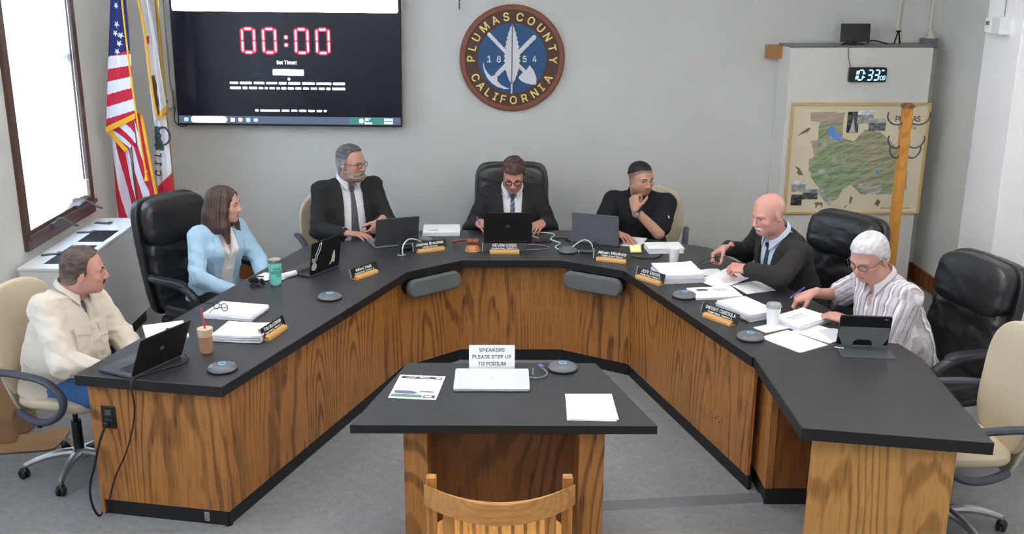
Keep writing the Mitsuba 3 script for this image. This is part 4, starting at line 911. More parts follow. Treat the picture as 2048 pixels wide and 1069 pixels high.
def person(label, pel, nb, ang, head, hdir, right, left, o):
    """pel: pelvis point, nb: base of the neck, ang: heading of the chest, head: centre of the head, hdir: (heading, pitch, roll) of the face;
    right / left: dict(w=wrist, hint=elbow direction, f=finger direction, d=dorsal direction, curls=, thumb=). All in metres in the room."""
    t = thing('person', label, 'person'); pel, nb, HC = (np.asarray(x, float) for x in (pel, nb, head))
    q = o.get('size', 1.0); w = unit(nb - pel); f0 = heading(ang); sd = unit(np.cross(f0, w)); fw = np.cross(w, sd); L = np.linalg.norm(nb - pel)
    fem = o.get('female', False)
    sh = (0.155 if fem else 0.178) * q * o.get('shoulders', 1.0); bl = o.get('belly', 1.0)
    T = lambda u, s, f: pel + sd * u + w * s + fw * f
    # half width, half depth, forward offset of the trunk at heights along it
    if fem: secs = [(-0.10, .165, .125, .0), (0.0, .165, .12, .0), (.3 * L, .132, .10, .01), (.52 * L, .14, .105, .012), (.70 * L, .152, .118, .018), (.86 * L, .145, .085, -.002), (.96 * L, .085, .062, -.012), (L, .058, .055, -.01)]
    else: secs = [(-0.10, .175, .13, .0), (0.0, .178, .135, .01), (.28 * L, .168 * bl, .140 * bl, .03 * bl), (.5 * L, .170 * bl ** .5, .132 * bl ** .7, .022), (.72 * L, .178, .120, .006), (.87 * L, .165, .092, -.008), (.96 * L, .105, .068, -.018), (L, .068, .060, -.015)]
    secs = [(a, b * q, c * q, d * q) for a, b, c, d in secs]
    tt, prof = loft(secs)
    def trunk(off, s0=None, s1=None):
        a0, a1 = tt[0] if s0 is None else s0, tt[-1] if s1 is None else s1
        def fn(p):
            r = p - pel; s = r @ w; u = r @ sd; f = r @ fw; c = np.clip(s, a0, a1)
            a, b, e = (np.interp(c, tt, prof[:, i]) for i in range(3)); a = a + off; b = b + off
            l = ((np.abs(u) / a) ** 2.4 + (np.abs(f - e) / b) ** 2.4) ** (1 / 2.4); d = (l - 1) * np.minimum(a, b); z = np.abs(s - c)
            return np.where(z > 1e-6, np.hypot(np.maximum(d, 0), z), d)
        return fn
    S = {+1: T(sh, L * 0.885, -0.012), -1: T(-sh, L * 0.885, -0.012)}
    arms = {}
    for s_, g in ((1, right), (-1, left)):
        W = np.asarray(g['w'], float)
        if 'sh' in g: S[s_] = S[s_] + np.asarray(g['sh'])
        E = ik(S[s_], W, 0.292 * q, 0.255 * q, g['hint']); arms[s_] = (S[s_], E, W)
    hips = {s_: pel + sd * s_ * 0.095 * q + w * -0.03 for s_ in (1, -1)}
    legs = {}
    for s_ in (1, -1):
        kf = heading(ang + o.get('knee', 0)); K = hips[s_] + kf * 0.40 * q + sd * s_ * 0.05; K[2] = o.get('kneez', 0.50)
        A = K + kf * o.get('shin', 0.02); A[2] = 0.09; legs[s_] = (hips[s_], K, A)
    allp = np.array([pel, nb, HC] + [x for a in arms.values() for x in a]); lo, hi = allp.min(0) - 0.24, allp.max(0) + 0.24
    # ---- the body: one skin mesh
    sk = np.array(srgb(*o.get('skin', (214, 158, 138)))) * np.array([0.76, 0.80, 0.84]); H, P = head_field(HC, basis(heading(hdir[0], hdir[1]), roll=hdir[2]), o); R = basis(heading(hdir[0], hdir[1]), roll=hdir[2])
    nr = (0.046 if fem else 0.060) * q * o.get('neck', 1.0)
    H.cap(P(0, -0.022, -0.045), nb + w * 0.01 + fw * 0.005, nr, nr * 1.06, 0.03)
    hm = H.mesh(smooth=1)
    loc = (np.asarray(hm.vertices) - HC) @ R / o.get('hs', 1.0)
    x, y, z = loc.T; colr = np.tile(sk, (len(loc), 1))
    rosy = np.clip(1 - np.hypot(np.abs(x) - 0.042, z + 0.028) / 0.032, 0, 1) * (y > 0.03) + np.clip(1 - np.hypot(x, z + 0.03) / 0.02, 0, 1) * (y > 0.09)
    colr *= 1 - rosy[:, None] * np.array([0.02, 0.22, 0.20]) * o.get('rosy', 1.0)
    lip = (np.abs(x) < 0.023) & (np.abs(z + 0.0695) < 0.0095 * np.sqrt(np.clip(1 - (x / 0.024) ** 2, 0, 1)) + 0.001) & (y > 0.07); colr[lip] = np.array(srgb(*o.get('lips', (178, 104, 96))))
    if 'stubble' in o:
        b = np.clip((-z - 0.042) / 0.02, 0, 1) * np.clip((y + 0.005) / 0.03, 0, 1) * (1 - np.clip((-z - 0.108) / 0.02, 0, 1)); b[lip] = 0
        c, k_ = o['stubble']; colr = colr * (1 - k_ * b[:, None]) + np.array(srgb(*c)) * (k_ * b[:, None])
    if 'scalp' in o:
        c, zf = o['scalp']; b = np.clip((z - np.interp(y, [-.1, -.03, 0.0, .03, .06, .1], [-.06, -.05, .0, .03, .06, .075])) / 0.012, 0, 1) * (np.clip((np.hypot(x / 0.07, (y - 0.02) / 0.09) - zf) * 4, 0, 1) if zf else 1) * 0.75
        colr = colr * (1 - b[:, None]) + np.array(srgb(*c)) * b[:, None]
    B = Field(lo - [0, 0, 0.4], hi, 0.010)
    B.op(trunk(-0.012), pel - 0.3, nb + 0.3, 0.02)
    for s_, (a, e, w_) in arms.items():
        B.cap(a, e, 0.046 * q * o.get('arm', 1), 0.040 * q * o.get('arm', 1), 0.02).cap(e, w_, 0.041 * q * o.get('arm', 1), 0.0275 * q, 0.015)
        B.cap(T(s_ * 0.06, L * .9, -0.01), a, 0.05 * q, 0.045 * q, 0.03)
    bm = [hm, B.mesh(smooth=1)]; bc = [colr, np.tile(sk, (len(bm[1].vertices), 1))]
    for s_, g in ((1, right), (-1, left)):
        fa = unit(arms[s_][2] - arms[s_][1])
        hmn = hand_mesh(arms[s_][2], g.get('f', fa), g.get('d', (0, 0, 1)), s_, g.get('curls', (20, 24, 28, 32)), g.get('spread', 4), g.get('thumb', (35, 20)), q * (0.9 if fem else 1.0))
        bm.append(hmn); n = meshkit.noise(np.asarray(hmn.vertices) * 60); bc.append(sk * (1 - 0.10 * n[:, None] * np.array([0.3, 1, 1])))
    obj('body', cat(bm), 'skin', t, smooth=True, color=np.clip(np.vstack(bc), 0, 1))
    # ---- face
    for s_ in (1, -1):
        ey = trimesh.creation.icosphere(2, 0.0122 * o.get('hs', 1)); v = np.asarray(ey.vertices); gz = unit(np.array([o.get('gaze', 0), 1, -0.12]))
        c = np.where((v @ gz > 0.0122 * 0.80)[:, None], np.array(srgb(54, 40, 34)), np.array(srgb(214, 200, 194)))
        obj('eye', moved(ey, np.vstack([np.c_[R, P(s_ * 0.032, 0.0735, 0.0035)], [0, 0, 0, 1]])), 'vertex_gloss', t, smooth=True, color=c)
        bw = spline([P(s_ * 0.013, 0.097, 0.0215), P(s_ * 0.030, 0.094, 0.0285), P(s_ * 0.050, 0.080, 0.022)], 10)
        obj('eyebrow', tube(bw, np.r_[0.003, 0.0042, 0.0046, 0.0046, 0.0044, 0.004, 0.0036, 0.003, 0.0022, 0.0014] * (0.75 if fem else 1.0), 6), o.get('brow', 'brow_brown'), t)
    if 'glasses' in o:
        gm = o['glasses']; k_ = obj('glasses', cat([tube(spline([P(-0.010, 0.108, 0.008), P(0, 0.111, 0.011), P(0.010, 0.108, 0.008)], 6), 0.0018, 6)] +
            [tube([P(s_ * 0.056, 0.097, 0.008), P(s_ * 0.079, 0.075, 0.009), P(s_ * 0.083, 0.0, 0.012), P(s_ * 0.080, -0.03, -0.004)], 0.002, 6) for s_ in (1, -1)] +
            [tube(np.array([P(s_ * 0.033 + 0.0235 * np.sign(math.cos(a)) * abs(math.cos(a)) ** 0.6, 0.1045 - 0.006 * abs(math.cos(a) * s_ + 1) / 2, 0.003 + 0.0165 * np.sign(math.sin(a)) * abs(math.sin(a)) ** 0.6) for a in np.linspace(0, 2 * np.pi, 25)[:-1]]), o.get('rim', 0.0018), 6, closed=True) for s_ in (1, -1)]), gm, t)
    # ---- hair, beard
    if 'hair' in o: o['hair'](t, HC, R, P, o)
    if 'face_hair' in o: o['face_hair'](t, HC, R, P, o, H)
    # ---- trousers and shoes
    Fp = Field(np.minimum(lo, [1e9, 1e9, 0.0]), np.array([hi[0] + .35, hi[1] + .35, pel[2] + 0.16]), 0.012); Fp.lo[:2] -= 0.35; Fp.n = np.ceil((np.array([hi[0] + .35, hi[1] + .35, pel[2] + .16]) - Fp.lo) / Fp.h).astype(int) + 1; Fp.d = np.full(Fp.n, 0.2, np.float32)
    Fp.op(trunk(0.004, tt[0], 0.10), pel - 0.3, pel + 0.3, 0.02)
    for s_, (h_, K, A) in legs.items(): Fp.cap(h_, K, 0.088 * q, 0.064 * q, 0.03).cap(K, A + [0, 0, 0.03], 0.064 * q, 0.05 * q, 0.02)
    obj('trousers', Fp.mesh(smooth=1), o.get('trousers', 'trouser_black'), t, smooth=True)
    for s_, (h_, K, A) in legs.items():
        kf = heading(ang + o.get('knee', 0)); Fs = Field(A - [0.25, 0.25, 0.1], A + [0.25, 0.25, 0.12], 0.009)
        Fs.ell(A + kf * 0.07 - [0, 0, 0.045], (0.14, 0.048, 0.042), np.stack([kf, np.cross([0, 0, 1], kf), [0, 0, 1.0]], 1), 0.01, n=2.6).cap(A + [0, 0, 0.02], A - [0, 0, 0.03], 0.044, 0.05, 0.02)
        sm = Fs.mesh(smooth=1); sm.vertices[:, 2] = np.maximum(sm.vertices[:, 2], 0.003); obj('shoe', sm, o.get('shoe', 'shoe_black'), t, smooth=True)
    # ---- clothes
    def garment(off, sl, sw=(0.060, 0.048, 0.040), s0=-0.10, res=0.0075, top=L * 0.985, wr=0.0, folds=0.0, seed=0):
        """A top as a solid: trunk with offset off, sleeves to the share sl of the arm (1 = elbow, 2 = wrist)."""
        G = Field(lo, hi, res); G.op(trunk(off, s0, top), pel - 0.35, nb + 0.35, 0.02); G.d0 = G.d.copy()
        if sl < 0.1: return G
        for s_, (a, e, w_) in arms.items():
            G.cap(T(s_ * 0.07, L * 0.895, -0.012), a, 0.045 * q + off, sw[0] * q * 0.98, 0.035)
            ee = a + (e - a) * min(sl, 1.0); G.cap(a, ee, sw[0] * q, (sw[1] + (sw[0] - sw[1]) * (1 - min(sl, 1))) * q, 0.025)
            if sl > 1: G.cap(e, e + (w_ - e) * (sl - 1), sw[1] * q, sw[2] * q, 0.02)
        return G
    def wrinkle(m, amp, seed=0):
        v = np.asarray(m.vertices); r = v - pel; n = meshkit.fbm(np.c_[r @ sd * 9 + (r @ w) * 5, r @ fw * 9, (r @ w) * 15] + seed, 3) - 0.5
        # folds gather at the elbows and the waist
        g = np.full(len(v), 0.7)
        for a, e, w_ in arms.values(): g += 1.1 * np.exp(-(np.linalg.norm(v - e, axis=1) / 0.10) ** 2) + 0.5 * np.exp(-(np.linalg.norm(v - a, axis=1) / 0.12) ** 2)
        r2 = 1 - np.abs(meshkit.noise(np.c_[r @ sd * 13 - (r @ w) * 9, r @ fw * 13, (r @ w) * 17] + seed + 7) - 0.5) * 4
        m.vertices = v + m.vertex_normals * (amp * g * (1.6 * n + 0.5 * np.clip(r2, -0.5, 1)))[:, None]; return m
    def onto(G, d, u, s, gap, far=0.30):
        """Points on the front of the garment at side u and height s along the trunk."""
        p = np.array([T(a, b, 0.0) for a, b in zip(u, s)]); f = np.full(len(u), far)
        for _ in range(90):
            v = G.at(p + fw * f[:, None], G.d0 if d is None else d); f = f - np.where(v > gap, np.maximum((v - gap) * 0.6, 0.0006), 0)
        return p + fw * np.clip(f, -0.1, far)[:, None]
    def patch(G, d, A, Bp, gap, th, nu=9, nv=22, bulge=0.0):
        """A flap between two lines of (u, s) points, laid on the garment."""
        A, Bp = (np.array(x, float) for x in (A, Bp)); tv = np.linspace(0, 1, nv)
        def along(X): k_ = np.linspace(0, 1, len(X)); return np.c_[np.interp(tv, k_, X[:, 0]), np.interp(tv, k_, X[:, 1])]
        a, b = along(A), along(Bp); tu = np.linspace(0, 1, nu); uv_ = a[None] * (1 - tu)[:, None, None] + b[None] * tu[:, None, None]
        p = onto(G, d, uv_[..., 0].ravel(), uv_[..., 1].ravel(), gap)
        p = p + fw * (bulge * np.sin(np.pi * np.repeat(tu, nv)))[:, None]
        i = np.arange(nu * nv).reshape(nu, nv); a, b, c, e = i[:-1, :-1].ravel(), i[1:, :-1].ravel(), i[1:, 1:].ravel(), i[:-1, 1:].ravel()
        m = trimesh.Trimesh(p, np.vstack([np.c_[a, b, c], np.c_[a, c, e]]), process=False)
        if (m.face_normals @ fw).mean() < 0: m.invert()
        return thick(m, th)
    def collar(m_, r0, drop=0.045, gap=22, rise=0.040, parent=None, spread=1.0):
        """A folded shirt collar round the neck with its two points in front."""
        c = nb + w * 0.012 * q; up = unit(w * 0.8 + unit(P(0, 0, 0) - nb) * 0.2)
        def fn(u, v):
            th = np.radians(gap + (360 - 2 * gap) * u); fr = np.clip(np.cos(th), 0, 1) ** 3
            h = rise * (1 - 0.50 * np.clip(np.cos(th), 0, 1)) * q; vv = np.clip(v * 2, 0, 1); dn = np.clip(v * 2 - 1, 0, 1)
            rr = (r0 + 0.004 * vv + (0.010 + 0.016 * fr * spread) * dn) * q; z_ = h * vv - dn * (h * 0.75 + drop * fr * q)
            return c + (np.sin(th) * rr)[:, None] * sd + (np.cos(th) * rr * 1.04 + 0.012 * fr * dn)[:, None] * fw + (z_ - 0.018 * np.cos(th))[:, None] * up
        m, u, v = grid(60, 13, fn); return obj('collar', thick(m, -0.0022), m_, parent or t, smooth=True)
    def cut(G, fn): return np.maximum(G.d, -fn)
    def coords(G):
        g = np.stack(np.meshgrid(*[G.lo[k] + G.h * np.arange(G.n[k]) for k in range(3)], indexing='ij'), -1); r = g - pel
        return r @ sd, r @ w, r @ fw
    def cuffs(m_, r, a0=0.93, a1=1.01, parent=None):
        for s_, (a, e, w_) in arms.items():
            d = w_ - e; obj('cuff', tube([e + d * a0, e + d * (a0 + 0.01), e + d * (a1 - 0.01), e + d * a1], [r * 0.9 * q, r * q, r * 1.01 * q, r * 0.93 * q], 20), m_, parent or t)
    C = dict(locals()); PEOPLE[t] = C; o['wear'](C)
    return t
def jacket_cut(C, G, top_w, low_w, sb, low_open=-1, off_u=0.0):
    L = C['L']; u, s, f = C['coords'](G)
    wv = np.interp(s, [sb - 0.001, sb, L * 0.80, L], [low_open, low_w, low_w + (top_w - low_w) * 0.8, top_w]) if low_open < 0 else np.interp(s, [-0.1, sb, L * 0.8, L], [low_open, low_w, low_w + (top_w - low_w) * 0.8, top_w])
    return smax(G.d, -np.maximum(np.abs(u - off_u) - wv, 0.01 - f).astype(np.float32), 0.006), lambda s_: np.interp(s_, [sb, L * 0.8, L], [low_w, low_w + (top_w - low_w) * 0.8, top_w])

def wear_suit(jm, shirt, tie, sb=0.16, low_w=0.004, top_w=0.072, low_open=-1, lapel=0.062, off=0.024, tie_w=0.040, sl=1.90, collar_m=None, off_u=0.0, tie_mesh=None, sw=(0.064, 0.058, 0.047)):
    def fn(C):
        t, L, G_ = C['t'], C['L'], C['garment']
        Sh = G_(0.007, 0.05, s0=-0.05); sm = C['wrinkle'](Sh.mesh(smooth=1), 0.004, 3); sk = obj('shirt', sm, shirt, t, smooth=True)
        J = G_(off, sl, sw, res=0.0075); d, w = jacket_cut(C, J, top_w, low_w, sb, low_open, off_u)
        jk = obj('jacket', C['wrinkle'](J.mesh(d, smooth=1), 0.010, 11), jm, t, smooth=True)
        for s_ in (1, -1):
            ss = np.linspace(sb + 0.0, L * 0.955, 12); k = np.linspace(0, 1, 12); inner = np.c_[off_u + s_ * (w(ss) - 0.003), ss]
            ow = lapel * np.interp(k, [0, 0.25, 0.66, 0.72, 0.78, 1.0], [0.06, 0.55, 1.05, 0.74, 0.74, 0.40])
            outer = np.c_[off_u + s_ * (w(ss) + ow), ss]
            obj('lapel', C['patch'](J, None, inner, outer, 0.003, 0.004, 7, 30), jm, jk, smooth=30)
            if 'pocket' in C['o'].get('extra', ()) and s_ < 0: obj('pocket_welt', C['patch'](J, None, [(s_ * 0.10, L * .63), (s_ * 0.10, L * .645)], [(s_ * 0.16, L * .64), (s_ * 0.16, L * .655)], 0.003, 0.003, 6, 4), jm, jk, smooth=30)
        C['collar'](collar_m or shirt, C['nr'] + 0.008 if False else 0.066 * (C['nr'] / 0.06) + 0.004, parent=sk)
        if tie:
            a = L * 0.925; q = C['q']
            L_, R_ = [(-0.013, a), (-0.016, a - 0.04), (-0.5 * tie_w - 0.004, a - 0.18), (-tie_w, sb + 0.02), (-tie_w, sb - 0.02)], [(0.013, a), (0.016, a - 0.04), (0.5 * tie_w + 0.004, a - 0.18), (tie_w, sb + 0.02), (tie_w, sb - 0.02)]
            tm = C['patch'](Sh, None, [(x + off_u, y) for x, y in L_], [(x + off_u, y) for x, y in R_], 0.006, 0.004, 9, 40, 0.004)
            if tie_mesh:
                v = np.asarray(tm.vertices); r = v - C['pel']; tk = obj('tie', tm, 'vertex', t, smooth=True, color=tie_mesh(r @ C['sd'], r @ C['w']))
            else: tk = obj('tie', tm, tie, t, smooth=True)
            kn = pillow(0.036, 0.024, 0.040, 3, 3); kn.vertices[:, 0] *= 1 + 6 * kn.vertices[:, 2]
            p = C['onto'](Sh, None, np.array([off_u]), np.array([a]), 0.008)[0]
            kc = np.tile(tie_mesh(np.zeros(1), np.zeros(1)), (len(kn.vertices), 1)) if tie_mesh else None
            M = np.eye(4); M[:3, 0], M[:3, 1], M[:3, 2], M[:3, 3] = C['sd'], C['fw'], C['w'], p + C['fw'] * 0.004 + C['w'] * 0.008
            obj('knot', moved(kn, M), 'vertex' if tie_mesh else tie, tk, smooth=True, color=kc)
        C['cuffs'](collar_m or shirt, 0.041 if not C['fem'] else 0.036, 0.86, 0.985, parent=sk)
    return fn

def stripe_uv(C, m):
    v = np.asarray(m.vertices); r = v - C['pel']; best = np.full(len(v), 1e9); uu = np.zeros(len(v))
    s = np.clip(r @ C['w'], C['tt'][0], C['tt'][-1]); a = np.interp(s, C['tt'], C['prof'][:, 0]); d = np.maximum(np.abs(r @ C['sd']) - a * 1.02, 0) * 2
    uu = np.where(r @ C['fw'] > 0, r @ C['sd'], 0.4 - r @ C['sd']); best = d
    for s_, (A, E, W) in C['arms'].items():
        ax = unit(E - A); q = v - A; t_ = q @ ax; pr = q - t_[:, None] * ax; e1 = unit(np.cross(ax, C['w'] if abs(ax @ C['w']) < 0.9 else C['fw'])); e2 = np.cross(ax, e1)
        dd = np.where((t_ > 0.02), np.linalg.norm(pr, axis=1) * 0.4, 9); m_ = (dd < best) & (np.abs(r @ C['sd']) > a * 0.93); best = np.where(m_, dd, best)
        uu = np.where(m_, 1.0 + np.arctan2(pr @ e2, pr @ e1) * 0.062, uu)
    return np.c_[uu, s]

def wear_shirt(m_, sl=1.85, off=0.016, sw=(0.066, 0.056, 0.043), sb=-0.2, open_w=0.032, collar_drop=0.05, placket=True, buttons='white_ink', stripe=False, pockets=(), amp=0.006, fold_cuff=None, collar_r=0.068, neck_v=0.13, under=None):
    def fn(C):
        t, L = C['t'], C['L']; G = C['garment'](off, sl, sw, res=0.007)
        u, s, f = C['coords'](G); wv = np.interp(s, [L - neck_v - 0.001, L - neck_v, L], [-1, 0.004, open_w])
        d = smax(G.d, -np.maximum(np.abs(u) - wv, 0.01 - f).astype(np.float32), 0.005)
        mm = C['wrinkle'](G.mesh(d, smooth=1), amp, 5)
        k = obj('shirt', mm, m_, t, smooth=True, uv=stripe_uv(C, mm) if stripe else None)
        if under: obj('undershirt', C['garment'](0.004, 0.05, s0=L * 0.6, top=L * 0.93).mesh(smooth=1), under, t, smooth=True)
        def put(name, A, B, gap, th, nu=8, nv=20, mt=m_, par=k):
            q = C['patch'](G, None, A, B, gap, th, nu, nv)
            if stripe and mt == m_: return obj(name, q, mt, par, smooth=True, uv=stripe_uv(C, q))
            return obj(name, q, mt, par, smooth=30)
        if placket: put('placket', [(-0.017, L - neck_v - 0.005), (-0.017, 0.02)], [(0.017, L - neck_v - 0.005), (0.017, 0.02)], 0.003, 0.003, 5, 40)
        if buttons:
            for i in range(4):
                b = C['onto'](G, None, np.array([0.0]), np.array([L - neck_v - 0.03 - 0.085 * i]), 0.006)[0]
                obj('button', moved(lathe([(0, 0.003), (0.005, 0.002), (0.006, 0), (0, 0)], 10), np.vstack([np.c_[C['sd'], C['w'], C['fw'], b], [0, 0, 0, 1]])), buttons, k)
        for (u0, u1, s0, s1) in pockets:
            put('pocket', [(u0, s0), (u0, s1)], [(u1, s0), (u1, s1)], 0.003, 0.004, 10, 14); put('pocket_flap', [(u0 - 0.004, s1 - 0.038), (u0 - 0.004, s1 + 0.004)], [(u1 + 0.004, s1 - 0.030), (u1 + 0.004, s1 + 0.004)], 0.008, 0.004, 10, 8)
        ck = C['collar'](m_ if not stripe else 'collar_stripe', collar_r * (C['nr'] / 0.06), drop=collar_drop, gap=28, rise=0.038, parent=k, spread=1.5)
        if fold_cuff: C['cuffs'](m_, fold_cuff[0], fold_cuff[1], fold_cuff[2], parent=k)
    return fn
mat('collar_stripe', srgb(200, 194, 200), 0.85, 0.2)

# ---- hair
def hair_shell(o_, thick_=0.008, line=None, bald=None, noise_=0.004, f=(60, 30, 60), top=0.0, side=0.0, cols=((60, 44, 36), (40, 30, 26)), grey=None, res=0.0036, seed=0):
    def fn(t, HC, R, P, o):
        s = o.get('hs', 1.0); wd = o.get('wide', 1.0); F = Field(HC - 0.17, HC + 0.19, res)
        F.ell(P(0, -0.014, 0.040), np.array([(0.0765 + thick_ + side) * wd, 0.097 + thick_, 0.084 + thick_ + top]) * s, R, 0.02, n=2.2)
        F.ell(P(0, -0.045, -0.015), np.array([(0.064 + thick_ + side * 0.5) * wd, 0.062 + thick_, 0.075]) * s, R, 0.025)
        g = np.stack(np.meshgrid(*[F.lo[k] + F.h * np.arange(F.n[k]) for k in range(3)], indexing='ij'), -1); q = ((g - HC) @ R) / s; x, y, z = q[..., 0] / wd, q[..., 1], q[..., 2]
        ln = np.array(line if line is not None else [(-.12, -.085), (-.05, -.075), (-.022, -.03), (-.012, 0.012), (0.008, -0.012), (0.016, 0.0), (.03, .045), (.045, .066), (.075, .078), (.12, .086)])
        n = meshkit.fbm(q.reshape(-1, 3) * 55 + seed, 2).reshape(x.shape) - 0.5
        cutd = np.interp(y, ln[:, 0], ln[:, 1]) + n * 0.010 - z; d = smax(F.d, cutd.astype(np.float32), 0.005)
        if bald:
            bx_, by_, bc, bz = bald; b = np.sqrt((x / bx_) ** 2 + ((y - bc) / by_) ** 2) - 1 + n * 0.25; d = np.maximum(d, np.where(z > bz, -b * 0.05, -1).astype(np.float32))
        m = F.mesh(d, smooth=1); v = np.asarray(m.vertices); q = ((v - HC) @ R) / s
        w_ = np.c_[q[:, 0] * f[0], q[:, 1] * f[1], q[:, 2] * f[2]]; n1 = meshkit.fbm(w_ + seed, 3)
        m.vertices = v + m.vertex_normals * ((n1 - 0.5) * noise_ * 2)[:, None]
        mixv = np.clip((n1 - 0.3) / 0.45, 0, 1)[:, None]; c = np.array(srgb(*cols[0])) * mixv + np.array(srgb(*cols[1])) * (1 - mixv)
        if grey:
            gc, z0, z1 = grey; gv = np.clip((z0 - q[:, 2]) / (z0 - z1), 0, 1)[:, None] * (0.6 + 0.4 * n1[:, None]); c = c * (1 - gv) + np.array(srgb(*gc)) * gv
        k = obj('hair', m, mat('hair', VC, 0.6, 0.4) if 'hair' not in scene else 'hair', t, smooth=True, color=c)
        return k
    return fn

def mustache(mkey, w=0.030, thick_=0.006, beard=None):
    def fn(t, HC, R, P, o, H):
        s = o.get('hs', 1.0)
        F = Field(HC - 0.16, HC + 0.16, 0.0034); 
        for q in (1, -1): F.cap(P(q * 0.003, 0.0965, -0.053), P(q * w, 0.084, -0.064), (thick_ + 0.0015) * s, thick_ * 0.75 * s, 0.004)
        m = F.mesh(smooth=1); v = np.asarray(m.vertices); n = meshkit.fbm(v * np.array([160, 160, 60]), 2); m.vertices = v + m.vertex_normals * ((n - 0.5) * 0.003)[:, None]
        obj('mustache', m, mkey, t, smooth=True)
        if beard:
            off, cols = beard; g = np.stack(np.meshgrid(*[H.lo[k] + H.h * np.arange(H.n[k]) for k in range(3)], indexing='ij'), -1); q = ((g - HC) @ R) / s; x, y, z = q[..., 0], q[..., 1], q[..., 2]
            n = meshkit.fbm(q.reshape(-1, 3) * 60, 2).reshape(x.shape) - 0.5
            up = np.interp(y, [-0.02, 0.0, 0.02, 0.05, 0.075, 0.10], [0.0, -0.01, -0.03, -0.050, -0.056, -0.056]) + n * 0.01
            mouth = (np.sqrt((x / 0.024) ** 2 + ((z + 0.070) / 0.010) ** 2) - 1) * 0.01
            d = np.maximum.reduce([H.d - off * np.clip((up - z) / 0.03, 0.25, 1) - 0.004 * (z < -0.085), z - up, -0.005 - y, -mouth, -0.135 - z, np.where(z < -0.118, -y + 0.02, -1)]).astype(np.float32)
            m = H.mesh(d, smooth=1); v = np.asarray(m.vertices); q = ((v - HC) @ R); n = meshkit.fbm(q * 90, 3); m.vertices = v + m.vertex_normals * ((n - 0.5) * 0.004)[:, None]
            mv = np.clip((n - 0.3) / 0.4, 0, 1)[:, None]; obj('beard', m, 'hair', t, smooth=True, color=np.array(srgb(*cols[0])) * mv + np.array(srgb(*cols[1])) * (1 - mv))
    return fn

# ------------------------------------------------------------------ the seven people
def grey_tie(a, b): return np.where((np.sin((a * 0.7 + b) * 190) > 0.3)[:, None], np.array(srgb(132, 140, 150)), np.array(srgb(70, 78, 90)))
def teal_tie(a, b): return np.where((np.sin((a + b) * 150) * np.sin((a - b) * 150) > 0.1)[:, None], np.array(srgb(52, 84, 98)), np.array(srgb(38, 44, 54)))

person('bearded grey-haired man in glasses, dark suit and grey tie, one hand flat on the desk', (-1.14, 7.67, 0.60), (-1.085, 7.58, 1.135), -62, (-1.045, 7.50, 1.280), (-30, -3, 0),
    dict(w=(-1.075, 7.235, 0.815), hint=(-0.45, -0.1, -0.9), f=(0.95, -0.1, -0.06), d=(0.05, 0, 1), curls=(8, 10, 12, 16), thumb=(30, 10)),
    dict(w=(-0.825, 7.34, 0.875), hint=(0.35, 0.6, -0.8), f=(-0.6, -0.15, -0.75), d=(0.7, -0.6, -0.1), curls=(35, 38, 40, 44)),
    dict(size=1.04, belly=1.12, shoulders=1.12, hs=1.04, wide=1.06, jaw=1.15, skin=(208, 152, 132), glasses='glasses_metal', brow='brow_grey', stubble=((150, 128, 118), 0.5),
         hair=hair_shell(None, 0.006, line=[(-.12, -.07), (-.05, -.062), (-.022, -.02), (-.012, 0.014), (0.008, -0.012), (0.018, 0.0), (.022, .05), (.036, .085), (.06, .102), (.12, .11)], top=0.010, cols=((104, 104, 106), (60, 60, 62)), grey=((150, 150, 152), 0.06, 0.0), noise_=0.004, f=(90, 25, 60)),
         lips=(150, 104, 94), face_hair=mustache('mustache_grey', 0.032, 0.0078, (0.008, ((158, 142, 130), (112, 90, 80)))),
         wear=wear_suit('suit_grey', 'shirt_white', 'tie_grey', sb=0.05, low_w=0.098, top_w=0.080, low_open=0.11, lapel=0.06, tie_w=0.042)))

person('man in a charcoal suit and striped tie looking down and writing under the seal', (0.155, 7.82, 0.58), (0.152, 7.72, 1.045), -90, (0.158, 7.635, 1.160), (-92, -25, 0),
    dict(w=(-0.105, 7.475, 0.842), hint=(-0.42, 0.5, -0.8), f=(0.45, -0.85, -0.1), d=(-0.45, -0.2, 0.9), curls=(32, 36, 40, 44), thumb=(25, 35)),
    dict(w=(0.375, 7.475, 0.835), hint=(0.42, 0.5, -0.8), f=(-0.45, -0.85, -0.1), d=(0.35, -0.1, 0.95), curls=(22, 26, 28, 32)),
    dict(size=1.0, hs=1.0, shoulders=1.06, skin=(212, 146, 130), glasses='glasses_black', rim=0.0026, brow='brow_brown',
         hair=hair_shell(None, 0.013, line=[(-.12, -.075), (-.05, -.065), (-.022, -.02), (-.012, 0.014), (0.008, -0.014), (0.018, -0.005), (.030, .045), (.045, .070), (.065, .072), (.12, .07)], top=0.012, cols=((92, 64, 56), (50, 34, 30)), noise_=0.009, f=(50, 50, 50), seed=4),
         wear=wear_suit('suit_grey', 'shirt_white', 'tie_grey', sb=0.13, low_w=0.045, top_w=0.082, low_open=0.05, lapel=0.06, tie_w=0.036, tie_mesh=grey_tie)))

